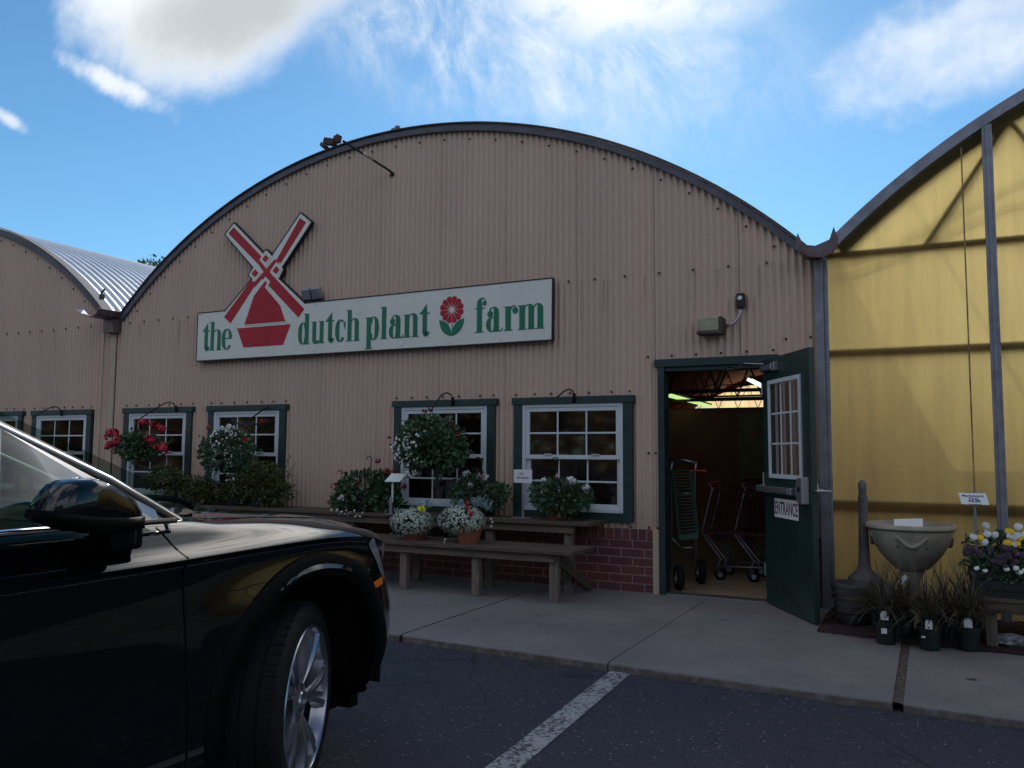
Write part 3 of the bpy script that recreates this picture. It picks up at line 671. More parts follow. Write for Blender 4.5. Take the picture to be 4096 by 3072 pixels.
for a_, b_ in ((-10.30, -10.255), (-10.11, -10.008)): mb = MB(); mb.box(a_, b_, -.030, -.010, .6, 2.95); mb.build('corner_strip', 'trim_tan', LB)
mb = MB(); mb.box(-17.9, -10.2, 4, 4.1, 0, 4.2); mb.box(-17.95, -17.9, .1, 4.1, 0, 3.0); mb.build('inner_wall', 'interior', LB)
mb = MB(); mb.tube([(-10.36, -.03, 3.47), (-10.34, -.03, 3.53), (-10.26, -.05, 3.56)], .016, 5); mb.box(-10.37, -10.30, -.05, -.01, 3.43, 3.50); mb.build('roof_bracket', 'dark', LB)

# greenhouse
DIAG = [(.025, .667, 3.11, 4.09), (.667, 1.25, 4.09, 3.11), (1.25, 2.1, 3.11, 4.66), (2.1, 3.0, 4.66, 3.11), (3.0, 3.72, 3.11, 4.86), (3.72, 4.5, 4.86, 3.11)]
WAVE1 = [(-.70, 2.975), (-.602, 2.987), (-.336, 3.065), (.064, 3.236), (.46, 3.404), (.757, 3.547), (1.5, 3.86), (2.6, 4.1)]
WAVE2 = [(-.72, 2.855), (-.53, 2.883), (-.281, 2.964), (-.024, 3.073), (.088, 3.115), (.455, 3.267), (.639, 3.336), (.749, 3.329), (1.3, 3.30), (2.2, 3.5)]
GH = thing('yellow_greenhouse', 'arched greenhouse with yellow translucent front sheeting', 'greenhouse')
pl = [(-.79, .02), (-.79, 3.05)]
for i in range(61):
    x = -.70 + 8.85 * i / 60; pl.append((x, arcz(x, GX) - .03))
pl += [(8.2, 3.05), (8.2, .02)]
mb = MB(); mb.add([(a_, .0, b_) for a_, b_ in pl], [tuple(range(len(pl)))]); mb.build('front_sheeting', 'film', GH)
mb = MB(); roof_sheet(mb, GX, 4.60, .04, 26, per=1, pitch=1., amp=0, na=50, off=.0); mb.build('roof_cover', 'clearroof', GH, smooth=True)
mb = MB(); arch_strip(mb, GX, 4.47, -.055, .035, -.06, -.006); mb.build('front_hoop', 'galvdull', GH, smooth=True, auto=35)
for (zb, h) in ((.915, .055), (2.217, .06), (3.09, .055)): mb = MB(); mb.box(-.77, 8.1, .012, .05, zb - h / 2, zb + h / 2); mb.build('cross_rail', 'woodapron', GH)
for x in (.503, 2.9, 5.3):
    mb = MB(); mb.box(x - .038, x + .038, -.055, -.008, 0, arcz(x, GX) - .06); mb.box(x - .014, x + .014, -.066, -.054, 0, arcz(x, GX) - .08)
    mb.build('front_post', 'galvdull', GH, bevel=.004)
for x in (.315, 1.5, 2.35):
    mb = MB(); mb.box(x - .006, x + .006, -.0045, -.0015, .02, arcz(x, GX) - .1); mb.build('sheet_seam', 'seam', GH)
mb = MB()
for j, yb in enumerate((.012, 6.0, 12.0, 18.)):
    arch_strip(mb, GX, 4.44, -.15 if j == 0 else -.09, -.035, yb, yb + .04, 40)  # front hoop deepened to fill the band of its own shadow
    if j: mb.bar((-.7, yb + .02, 3.09), (8.1, yb + .02, 3.09), .04, .04)
for (x0, x1, za, zb) in DIAG: mb.bar((x0, .035, za), (x1, .035, zb), .045, .045, (0, 1, 0))
mb.build('hoop_truss', 'truss', GH)
mb = MB()
for (x, zz) in ((-.1, 3.55), (.9, 4.25), (2.2, 4.7), (3.72, 4.85), (5.2, 4.7)): mb.bar((x, .1, zz), (x, 25, zz), .035, .035)
mb.tube([(x + .01, .08, z + .045) for x, z in WAVE1], .010, 6); mb.tube([(x + .01, .08, z + .045) for x, z in WAVE2], .011, 6)  # wires bent along the curved shadow lines, close behind the sheeting to cast them
mb.build('purlins_and_shadow_wires', 'truss', GH)
mb = MB(); mb.add([(-.85, 26, 0), (8.2, 26, 0), (8.2, 26, 3.1), (-.85, 26, 3.1)], [(0, 1, 2, 3)]); mb.build('rear_sheeting', 'clearroof', GH)
mb = MB(); mb.box(-.3, .0, -.004, .002, .0, .3) if False else None
mb.box(-.77, 8.1, 1.5, 1.56, 0, 2.2); mb.build('inner_partition', 'wood', GH); mb = MB(); mb.box(-.77, 8.1, .30, .36, 0, .55); mb.build('added_shade_wall', 'wood', GH)  # unseen partition and low wall, both added to darken the lower sheeting

# roof flood lamp on its arm
FL = thing('flood_lamp', 'rusty flood lamp on a long arm above the arched roof edge', 'lamp')
mb = MB(); mb.tube([(-5.461, -.01, 4.52), (-5.461, -.05, 4.545), (-5.461, -.92, 4.60)], .013, 8); mb.lathe([(.03, 0), (.03, .012), (.015, .02)], (-5.461, -.008, 4.52), 12, Matrix.Rotation(R(90), 3, 'X')); mb.build('arm', 'dark', FL, smooth=True)
mb = MB(); mb.tube([(-5.461, -.40, 4.567), (-5.461, -.58, 4.579)], .0145, 8); mb.build('conduit_sleeve', 'steel', FL)
mb = MB(); c_ = Vector((-5.50, -.97, 4.60))
mb.obox(c_ + Vector((0, 0, .01)), (.045, 0, 0), (0, .04, 0), (.01, 0, .048)); mb.lathe([(.022, 0), (.022, .03), (.01, .04)], c_ + Vector((-.0, 0, .045)), 10)
mb.obox(c_ + Vector((-.11, -.01, -.012)), (.075, 0, -.022), (0, .06, 0), (.014, 0, .040)); mb.build('housing', 'rust', FL, bevel=.012)
mb = MB(); mb.obox(c_ + Vector((-.205, -.01, -.058)), (.035, 0, -.030), (0, .06, 0), (.010, 0, .026)); mb.build('hood', 'rust', FL, bevel=.01)
for o_ in FL.children:
    if o_.name.startswith(('housing', 'hood')):
        for v_ in o_.data.vertices: v_.co = c_ + (v_.co - c_) * .78
# little vent caps
VC = thing('roof_vent_cap', 'small dark vent cap sitting on the roof edge near the flood lamp', 'vent')
mb = MB(); mb.lathe([(.10, -.03), (.08, .03), (.03, .05), (.03, .075), (.0001, .08)], (-5.43 - .02, .06, 5.04), 12); mb.build('cap', 'gutter', VC)
VB = thing('roof_pipe', 'pale stub pipe poking above the roof edge left of the flood lamp', 'pipe')
mb = MB(); mb.lathe([(.05, -.3), (.05, .05), (.065, .05), (.065, .09), (.0001, .10)], (-6.66, .15, 4.88), 12); mb.build('stub', 'signwhite', VB)

# wall lamps
WL = thing('wall_lamp', 'yellowed box wall lamp above the entrance door', 'lamp')
mb = MB(); mb.box(-1.90, -1.70, -.17, -.012, 2.45, 2.585); mb.build('diffuser', 'lampshell', WL, bevel=.012)
mb = MB(); mb.box(-1.905, -1.672, -.174, -.012, 2.425, 2.452); mb.box(-1.70, -1.67, -.165, -.012, 2.452, 2.582); mb.build('base', 'rust', WL, bevel=.004)
SB = thing('switch_box', 'small dark sensor box with conduit above the entrance lamp', 'electrical box')
mb = MB(); mb.box(-1.556, -1.485, -.075, -.008, 2.665, 2.80); mb.build('box', 'dark', SB, bevel=.005)
mb = MB(); mb.lathe([(.0001, -.082), (.02, -.081), (.022, -.074)], (-1.522, 0, 2.755), 14, Matrix(((1, 0, 0), (0, 0, 1), (0, 1, 0)))); mb.build('sensor_eye', 'paper', SB)
mb = MB(); mb.tube([(-1.52, -.04, 2.67), (-1.524, -.04, 2.63), (-1.54, -.04, 2.58), (-1.575, -.04, 2.535), (-1.62, -.04, 2.512), (-1.672, -.04, 2.508)], .012, 8); mb.build('conduit', 'steel', SB, smooth=True)
EL = thing('twin_head_lamp', 'twin-head grey lamp fixed between windmill sails and sign top', 'lamp')
mb = MB(); mb.box(-6.60, -6.46, -.05, -.01, 3.15, 3.24); mb.build('base', 'galvdull', EL)
for sx_ in (-1, 1):
    mb = MB(); cx_ = -6.527 + sx_ * .072; mb.obox((cx_, -.09, 3.195), (.062, 0, 0), (0, .03, .012), (0, -.022, .062)); mb.build('head', 'galv', EL, bevel=.008)
mb = MB(); mb.box(-6.66, -6.39, -.10, -.03, 3.118, 3.13); mb.build('visor', 'dark', EL)

# ------------------------------------------------------------------ the big sign
SG = thing('shop_sign', 'long white shop sign with red windmill reading the dutch plant farm', 'sign')
YS = -.09
out = [(-8.388, 3.082), (-7.921, 3.082), (-7.483, 3.459), (-7.549, 3.513), (-7.456, 3.59), (-7.966, 4.078), (-7.823, 4.206), (-7.322, 3.766), (-7.268, 3.803), (-7.172, 3.72), (-6.738, 4.20), (-6.572, 4.068), (-7.004, 3.565), (-6.987, 3.528), (-7.052, 3.42), (-6.634, 3.082), (-3.405, 3.100), (-3.41, 2.472), (-8.39, 2.472)]
mb = MB(); mb.prism(out[::-1], YS, YS + .012); mb.build('panel', 'signwhite', SG)
cxm = sum(p[0] for p in out) / len(out)
mb = MB()
n = len(out)
for i in range(n):   # dark edge band round the outline
    a_, b_ = Vector((out[i][0], 0, out[i][1])), Vector((out[(i + 1) % n][0], 0, out[(i + 1) % n][1])); d = (b_ - a_); l = d.length; d.normalize(); nn = Vector((-d.z, 0, d.x))
    mb.obox((a_ + b_) / 2 + nn * .006 + Vector((0, YS + .022, 0)), d * (l / 2 + .006), nn * .0065, Vector((0, .026, 0)))
mb.build('edge_frame', 'dark', SG)
class Sgn:
    k = 0
def ypair():
    Sgn.k += 1; return YS - .0015 - (Sgn.k % 9) * .00025
red = MB(); grn = MB(); wht = MB()
def poly(mb, pts, off=0.):
    y = ypair() - off; mb.prism(pts, y, YS + .002)
def band(mb, p, q, wd, off=0.):
    p, q = Vector(p), Vector(q); d = (q - p).normalized(); n_ = Vector((-d.y, d.x)) * wd / 2
    poly(mb, [tuple(p + n_), tuple(q + n_), tuple(q - n_), tuple(p - n_)][::-1], off)
def part(nm, m_, l, off=0.):
    b_ = MB(); poly(b_, l, off); b_.build(nm, m_, SG)
def bandp(nm, p, q, wd):
    b_ = MB(); band(b_, p, q, wd); b_.build(nm, 'signred', SG)
part('sail', 'signred', [(-7.913, 4.083), (-7.824, 4.154), (-7.358, 3.745), (-7.283, 3.52), (-7.415, 3.645)][:2] + [(-7.34, 3.725), (-7.40, 3.64)])
bandp('sail_spar', (-7.45, 3.745), (-7.24, 3.50), .052)
part('sail', 'signred', [(-7.340, 3.465), (-7.247, 3.555), (-6.639, 3.015), (-6.725, 2.918)])
part('sail', 'signred', [(-6.746, 4.141), (-6.649, 4.075), (-7.029, 3.61), (-7.107, 3.647)])
bandp('sail_spar', (-7.105, 3.655), (-7.45, 3.37), .052)
bandp('sail_spar', (-7.07, 3.625), (-7.27, 3.50), .05)
part('sail', 'signred', [(-7.932, 3.01), (-7.498, 3.442), (-7.41, 3.40), (-7.821, 2.919)])
for c_, a_ in (((-7.269, 3.690), .0), ((-7.094, 3.530), .0), ((-7.434, 3.522), .0)):
    d1 = [(c_[0], c_[1] + .105), (c_[0] + .088, c_[1] + .005), (c_[0], c_[1] - .105), (c_[0] - .100, c_[1] - .005)]
    d2 = [(c_[0], c_[1] + .052), (c_[0] + .055, c_[1]), (c_[0], c_[1] - .050), (c_[0] - .058, c_[1])]
    part('diamond_outline', 'signwhite', d1[::-1], .0030); part('diamond', 'signred', d2[::-1], .0060)
part('tower_outline', 'signwhite', [(-7.265, 3.465), (-7.185, 3.398), (-7.225, 3.325), (-6.985, 3.095), (-6.88, 2.872), (-7.60, 2.872), (-7.475, 3.245)][::-1], .0030)
part('tower', 'signred', [(-7.262, 3.412), (-7.236, 3.389), (-7.268, 3.331), (-7.016, 3.09), (-6.925, 2.888), (-7.581, 2.888), (-7.441, 3.236)][::-1], .0060)
part('windmill_base', 'signred', [(-7.707, 2.848), (-6.841, 2.848), (-6.955, 2.602), (-7.589, 2.602)][::-1])
# lettering
XH, ASC, DSC, BASE = .265, .368, -.104, 2.590
def L_rect(x0, x1, y0, y1): poly(grn, [(x0, BASE + y0), (x0, BASE + y1), (x1, BASE + y1), (x1, BASE + y0)])
def L_ring(cx, cy, rx, ry, tk, th, a0=0., a1=360., e=2.6, n=34, tkl=None):
    # bowl with thick sides (tk) and hairline top and bottom (th); tkl = other thickness on the left
    def se(t_, ax, ay):
        c_, s_ = math.cos(t_), math.sin(t_); return (math.copysign(abs(c_) ** (2 / e), c_) * ax, math.copysign(abs(s_) ** (2 / e), s_) * ay)
    for i in range(n):
        t0_, t1_ = R(a0 + (a1 - a0) * i / n), R(a0 + (a1 - a0) * (i + 1) / n); q = []
        for t_ in (t0_, t1_):
            tt = tkl if (tkl is not None and math.cos(t_) < 0) else tk
            o_ = se(t_, rx, ry); i_ = se(t_, rx - tt, ry - th); q.append((o_, i_))
        pts_ = [q[0][0], q[1][0], q[1][1], q[0][1]]
        grn_add([(cx + a_, BASE + cy + b_) for a_, b_ in pts_])
def grn_add(p):
    y = YS - .0042
    grn.add([(a_, y, b_) for a_, b_ in p], [(3, 2, 1, 0)])
def L_dot(cx, cy, r): 
    k = 18; p = [(cx + r * math.cos(2 * math.pi * i / k), BASE + cy + r * math.sin(2 * math.pi * i / k)) for i in range(k)]
    y = YS - .0046; grn.add([(a_, y, b_) for a_, b_ in p], [tuple(range(k))[::-1]])
H_ = .011
def l_t(x0, x1):
    s0 = x0 + (x1 - x0) * .30; s1 = s0 + .058
    L_rect(s0, s1, .05, XH - .01); poly(grn, [(s0 - .04, BASE + XH - .012), (s1 - .004, BASE + XH + .095), (s1, BASE + XH - .012)])
    L_rect(x0, x1, XH - .016, XH - .002); L_ring((s0 + x1) / 2, .065, (x1 - s0) / 2, .068, .056, .010, 180, 350, 2.2, 20)
    # close the foot under the stem
def l_h(x0, x1):
    st = .058; L_rect(x0 + .012, x0 + .012 + st, 0, ASC); L_rect(x0 - .012, x0 + .02, ASC - H_, ASC); L_rect(x0 - .010, x0 + .085, 0, H_)
    l_arch(x0 + .012 + st, x1 - .006, st)
def l_arch(xa, xb, st, yb=0.):
    L_rect(xb - st, xb, 0, XH - .05); L_ring(xb - (xb - xa) / 2 - .006, XH - .055, (xb - xa) / 2 + .006, .058, st, .014, 0, 165, 2.2, 18, tkl=.012); L_rect(xb - st - .015, xb + .016, 0, H_)
def l_n(x0, x1):
    st = .060; L_rect(x0 + .010, x0 + .010 + st, 0, XH - .006); L_rect(x0 - .010, x0 + .04, XH - H_ - .006, XH - .006); L_rect(x0 - .008, x0 + .085, 0, H_); l_arch(x0 + .010 + st, x1 - .008, st)
def l_m(x0, x1):
    st = .066; wd = (x1 - x0 - .02 - st) / 2; L_rect(x0 + .010, x0 + .010 + st, 0, XH - .006); L_rect(x0 - .008, x0 + .04, XH - H_ - .006, XH - .006); L_rect(x0 - .006, x0 + .09, 0, H_)
    l_arch(x0 + .010 + st, x0 + .010 + st + wd, st); l_arch(x0 + .010 + st + wd, x0 + .010 + st + 2 * wd, st)
def l_u(x0, x1):
    st = .058; L_rect(x0 + .012, x0 + .012 + st, .05, XH); L_rect(x0 - .004, x0 + .03, XH - H_, XH)
    L_rect(x1 - .012 - st, x1 - .012, 0, XH); L_rect(x1 - st - .03, x1 - st, XH - H_, XH); L_rect(x1 - .03, x1 + .006, 0, H_)
    xa, xb = x0 + .012, x1 - .012 - st; L_ring((xa + xb) / 2 + .004, .052, (xb - xa) / 2 + .004, .056, st, .014, 180, 345, 2.2, 18)
def l_d(x0, x1):
    st = .058; L_rect(x1 - .012 - st, x1 - .012, 0, ASC); L_rect(x1 - st - .035, x1 - st, ASC - H_, ASC); L_rect(x1 - .03, x1 + .006, 0, H_)
    L_ring(x0 + .075, XH / 2, .075, XH / 2, .056, .011, 20, 340, 2.5, 34)
def l_p(x0, x1):
    st = .060; L_rect(x0 + .016, x0 + .016 + st, DSC, XH - .004); L_rect(x0 - .006, x0 + .05, XH - H_ - .004, XH - .004); L_rect(x0 - .012, x0 + .096, DSC, DSC + H_)
    L_ring(x1 - .076, XH / 2, .076, XH / 2 + .002, .056, .011, -160, 160, 2.5, 34)
def l_l(x0, x1):
    st = .062; c_ = (x0 + x1) / 2; L_rect(c_ - st / 2, c_ + st / 2, 0, ASC); L_rect(c_ - .05, c_, ASC - H_, ASC); L_rect(x0, x1, 0, H_)
def l_c(x0, x1):
    rx = (x1 - x0) / 2; L_ring((x0 + x1) / 2, XH / 2, rx, XH / 2, .056, .012, 50, 325, 2.4, 34, tkl=.060); L_rect(x1 - .028, x1 - .002, XH * .66, XH * .88); L_rect(x1 - .014, x1 - .002, XH * .55, XH * .9)
def l_e(x0, x1):
    rx = (x1 - x0) / 2; L_ring((x0 + x1) / 2, XH / 2, rx, XH / 2, .052, .012, 3, 325, 2.4, 36, tkl=.060); L_rect(x0 + .05, x1 - .004, XH / 2 + .002, XH / 2 + .014)
def l_a(x0, x1):
    st = .062; xs_ = x1 - .042; L_rect(xs_ - st, xs_, .03, XH - .055); cxa = (x0 + .03 + xs_) / 2
    L_ring(cxa, XH - .062, xs_ - cxa, .064, st, .012, 0, 160, 2.2, 20, tkl=.02); L_dot(x0 + .048, XH - .075, .035)
    L_ring(x0 + .072, .078, .072, .080, .055, .010, 80, 340, 2.3, 26); L_rect(x0 + .072, xs_ - st + .004, .142, .157)
    L_ring(x1 - .03, .038, .034, .040, .012, .014, 180, 360, 2.2, 14, tkl=.02); L_rect(xs_ - st * .9, xs_ - .006, .0, .04)
def l_r(x0, x1):
    st = .066; L_rect(x0 + .012, x0 + .012 + st, 0, XH - .006); L_rect(x0 - .006, x0 + .04, XH - H_ - .006, XH - .006); L_rect(x0 - .004, x0 + .098, 0, H_)
    L_ring(x0 + .012 + st + .033, XH - .045, .036, .046, .014, .014, 40, 175, 2.2, 12); L_dot(x1 - .033, XH - .055, .034)
def l_f(x0, x1):
    st = .062; sx_ = x0 + .030; L_rect(sx_, sx_ + st, 0, ASC - .06); L_rect(x0, x0 + .115, 0, H_); L_rect(x0, x0 + .128, XH - .010, XH + .002)
    L_ring(sx_ + .055, ASC - .062, .055, .066, st, .012, 60, 180, 2.2, 16, tkl=.058); L_ring(sx_ + .072, ASC - .04, .036, .044, .012, .012, 0, 110, 2, 10); L_dot(x1 - .022, ASC - .055, .026)
for f_, x0, x1 in ((l_t, -8.300, -8.165), (l_h, -8.165, -7.972), (l_e, -7.960, -7.788), (l_d, -6.722, -6.551), (l_u, -6.520, -6.328), (l_t, -6.312, -6.182), (l_c, -6.168, -6.020), (l_h, -6.003, -5.824),
                   (l_p, -5.735, -5.548), (l_l, -5.526, -5.433), (l_a, -5.410, -5.215), (l_n, -5.208, -5.022), (l_t, -5.004, -4.872), (l_f, -4.309, -4.165), (l_a, -4.166, -3.972), (l_r, -3.951, -3.789), (l_m, -3.785, -3.492)):
    grn = MB(); f_(x0, x1); grn.build('letter', 'signgreen', SG)
# flower emblem
fc = (-4.592, 2.862)
for i in range(12):
    a_ = R(90 + 15 + 30 * i); ca, sa = math.cos(a_), math.sin(a_); pts_ = []
    for (rr, hw) in ((.032, .003), (.09, .022), (.125, .032), (.142, .026), (.150, .012)): pts_.append((fc[0] + ca * rr - sa * hw, fc[1] + sa * rr + ca * hw))
    for (rr, hw) in ((.150, -.012), (.142, -.026), (.125, -.032), (.09, -.022), (.032, -.003)): pts_.append((fc[0] + ca * rr - sa * hw, fc[1] + sa * rr + ca * hw))
    part('flower_petal', 'signred', pts_[::-1])
grn = MB(); L_rect(-4.588, -4.580, .0, .125); grn.build('flower_stem', 'signgreen', SG)
for sgn in (-1, 1):
    pts_ = []
    for i in range(13):
        t_ = i / 12; pts_.append((-4.592 + sgn * (.158 * math.sin(t_ * math.pi / 2) ** .9), BASE - .016 + .185 * (1 - math.cos(t_ * math.pi / 2)) ** .9))
    for i in range(1, 8):
        t_ = i / 8; pts_.append((-4.592 + sgn * (.158 * (1 - t_) + .035 * math.sin(t_ * math.pi) * -.6), BASE - .016 + .185 * (1 - t_) + .045 * t_ + .03 * math.sin(t_ * math.pi)))
    pts_.append((-4.592, BASE + .02))
    if sgn > 0: pts_ = pts_[::-1]
    part('flower_leaf', 'signgreen', pts_)
mb = MB()
for x in [-8.33 + .62 * k for k in range(9)]:
    for z in (2.50, 3.055): mb = MB(); mb.lathe([(.0001, -.004), (.006, -.003), (.007, 0)], (x, YS, z), 8, Matrix(((1, 0, 0), (0, 0, 1), (0, 1, 0)))); mb.build('sign_screw', 'galvdull', SG)

# ------------------------------------------------------------------ plant helpers
def rdir(rg, up=0.): 
    while 1:
        v_ = Vector((rg.uniform(-1, 1), rg.uniform(-1, 1), rg.uniform(-1, 1)))
        if .05 < v_.length < 1: break
    v_.normalize(); v_.z += up; return v_.normalized()
def foliage(mb, c, rad, n, L, rg, shell=.55, lump=.25, W=.8, droop=0.):
    c = Vector(c); rad = Vector(rad); ph = [rdir(rg) for _ in range(7)]
    for i in range(n):
        d = rdir(rg); rr = shell + (1 - shell) * rg.random() ** .6
        k = 1 + lump * (max(d.dot(p) for p in ph) - .75) * 2.2
        p = c + Vector((d.x * rad.x, d.y * rad.y, d.z * rad.z)) * rr * k
        if rg.random() < .07: p = p + d * min(rad) * rg.uniform(.1, .45); p.z -= rg.random() ** 2 * rad.z * .35
        dd = (d + rdir(rg) * .8 + Vector((0, 0, .15 - droop))).normalized(); l = L * rg.uniform(.45, 1.45)
        mb.leaf(p, dd, d + rdir(rg) * .6, l, l * W)
def geranium_head(mb, c, r, rg, n=16):
    for i in range(n):
        d = rdir(rg, .3); mb.disc(Vector(c) + d * r * rg.uniform(.6, 1), d + rdir(rg) * .3, r * .42, 5, .2)
def flowers(mb, pts, r, rg, k=5):
    for p in pts: mb.disc(p, Vector((rg.uniform(-.5, .5), -1, rg.uniform(-.2, .8))), r * rg.uniform(.8, 1.2), k, .3)
def pot(mb, c, r0, r1, h, rim=.012):
    mb.lathe([(.0001, 0), (r0, 0), (r1 * .97, h - .035), (r1 * .97 + rim, h - .033), (r1 + rim, h), (r1 - .004, h), (r1 - .012, h - .03), (.0001, h - .03)], c, 28)
def surf(c, rad, rg, cond=None):
    while 1:
        d = rdir(rg)
        if cond is None or cond(d): return Vector(c) + Vector((d.x * rad[0], d.y * rad[1], d.z * rad[2])) * rg.uniform(.95, 1.12)

# plant bench
PB = thing('plant_bench', 'two-tier weathered wooden plant bench below the front windows', 'bench')
XL, XR = -9.75, -2.80
rsb = random.Random(12)
for k in range(3):
    mb = MB(); y0 = -1.02 + k * .178; mb.box(XL, XR + rsb.uniform(-.012, .012), y0, y0 + .168, .428, .463); mb.build('lower_plank', 'wood', PB, bevel=.005)
mb = MB(); mb.box(XL, -2.99, -.965, -.925, .352, .427); mb.build('lower_apron', 'woodapron', PB, bevel=.004)
for x in (-3.02, -3.81, -4.61, -5.41, -6.21, -7.01, -7.81, -8.61, -9.41):
    mb = MB(); mb.box(x - .041, x + .041, -.923, -.848, -.003, .42); mb.build('lower_leg', 'woodleg', PB, bevel=.008)
for k in range(3):
    mb = MB(); y0 = -.475 + k * .150; mb.box(XL, -2.84 + rsb.uniform(-.012, .012), y0, y0 + .142, .636, .672); mb.build('upper_plank', 'wood', PB, bevel=.005)
mb = MB(); mb.box(XL, -3.025, -.44, -.402, .562, .635); mb.build('upper_apron', 'woodapron', PB, bevel=.004)
for x in (-3.10, -3.95, -4.8, -5.65, -6.5, -7.35, -8.2, -9.05):
    mb = MB(); mb.box(x - .04, x + .04, -.400, -.325, -.003, .635); mb.build('upper_leg', 'woodleg', PB, bevel=.006)
mb = MB(); mb.bar((-3.0, -.84, .36), (-2.97, -.12, .02), .035, .09); mb.build('brace', 'wood', PB)
for x in (-3.2, -4.2, -5.2, -6.2): mb = MB(); mb.box(x, x + .04, -.922, -.1, .36, .425); mb.build('cross_bearer', 'wood', PB)

# potted plants on the bench
def potted(name, label, cat, c, pr, ph_, pm, fol, rg, group=None, n=700, L=.05, leafm='leaf', hanger=None, heads=(), trail=(), extra=None, hm='petal_red', hr=.035, tm='petal_white', tr=.012):
    T = thing(name, label, cat, group, loc=c)
    mb = MB(); pot(mb, (0, 0, 0), pr[0], pr[1], ph_); mb.build('pot', pm, T, smooth=True, auto=40)
    mb = MB()
    for (fc_, fr, k) in fol: foliage(mb, fc_, fr, int(n * k), L, rg)
    for h in heads: mb.tube([Vector(h) * .6 + Vector((0, 0, .03)), Vector(h)], .0022, 4)
    mb.build('foliage', leafm, T)
    if heads:
        for h in heads: mb = MB(); geranium_head(mb, h, hr * rg.uniform(.8, 1.15), rg); mb.build('flower_head', hm, T)
    if trail: 
        mb = MB(); flowers(mb, trail, tr, rg); tag(mb.build('trailing_flowers', tm, T), kind='stuff')
    if hanger:
        mb = MB(); z0, z1, hx = hanger
        mb.tube([(hx, 0, z0), (hx + .008, 0, z1 - .06), (hx + .012, 0, z1 - .03), (hx - .002, 0, z1 - .004), (hx - .024, 0, z1), (hx - .046, 0, z1 - .012), (hx - .05, 0, z1 - .035)], .006, 6); mb.build('hanger_hook', 'iron', T, smooth=True)
        mb = MB()
        mb.leaf((hx, -.008, z1 - .15), (-.2, -.1, -1), (0, -1, 0), .08, .016); mb.leaf((hx, -.008, z1 - .15), (.4, -.1, -.8), (0, -1, 0), .07, .016); mb.build('tape_tag', 'pinktape', T)
    return T
rg = random.Random(21)
UZ, LZ = .672, .463
# red geranium planter with white trailing flowers
c = Vector((-5.53, -.27, UZ))
def rel(p, y=-.3): return (p[0] - c.x, y - c.y, p[1] - c.z)
tr_ = [(rel((x, z), -.47)) for x, z in [(-5.858, .685), (-5.80, .66), (-5.72, .67), (-5.652, .693), (-5.60, .66), (-5.532, .636), (-5.50, .66), (-5.441, .667), (-5.724, .84), (-5.70, .80), (-5.75, .81), (-5.68, .655), (-5.83, .66), (-5.47, .64), (-5.55, .69), (-5.78, .69), (-5.64, .64), (-5.74, .645)]]
potted('geranium_planter', 'large dark geranium planter with red blooms and white trailers, left on upper bench', 'potted plant', c, (.11, .15), .17, 'blackplastic',
       [((0, .0, .22), (.36, .20, .20), 1.0), ((-.22, -.03, .10), (.17, .15, .14), .45), ((.25, -.03, .16), (.18, .15, .18), .4)], rg, n=900, L=.055,
       hanger=(.25, .60, .035), heads=[rel(p, -.36) for p in ((-5.84, 1.091), (-5.914, .943), (-5.33, 1.221), (-5.225, 1.12), (-5.19, 1.10), (-5.119, 1.122), (-4.987, .958), (-5.62, .98))], trail=tr_, hm='petal_darkred', hr=.036, tr=.019)
# hanging-basket style white geranium under window
c = Vector((-4.15, -.22, UZ))
potted('hanging_geranium_pot', 'leafy white geranium in hanging pot, behind the two pale mum pots', 'potted plant', c, (.10, .14), .15, 'blackplastic',
       [((-.02, 0, .22), (.28, .18, .19), 1.0), ((.24, .0, .24), (.10, .1, .08), .15)], rg, n=800, L=.045, hanger=(.22, .60, -.01), heads=[rel(p, -.35) for p in ((-4.255, 1.103), (-4.193, .989), (-4.016, 1.066), (-4.225, 1.11))], hm='petal_white', hr=.038)
c = Vector((-3.265, -.25, UZ))
potted('white_geranium_pot', 'white geranium in a dark terracotta pot with hook, alone below right window', 'potted plant', c, (.10, .13), .12, 'terradark',
       [((.03, -.02, .22), (.30, .20, .14), 1.0), ((.03, -.04, .14), (.17, .17, .08), .4)], rg, n=850, L=.05, hanger=(.2, .605, -.01), heads=[rel(p, -.38) for p in ((-3.358, 1.052), (-3.357, .945), (-3.083, 1.061), (-3.05, 1.05), (-2.916, .99))], hm='petal_white', hr=.042,
       trail=[(.345, -.1, .31), (.345, -.1, .27)])
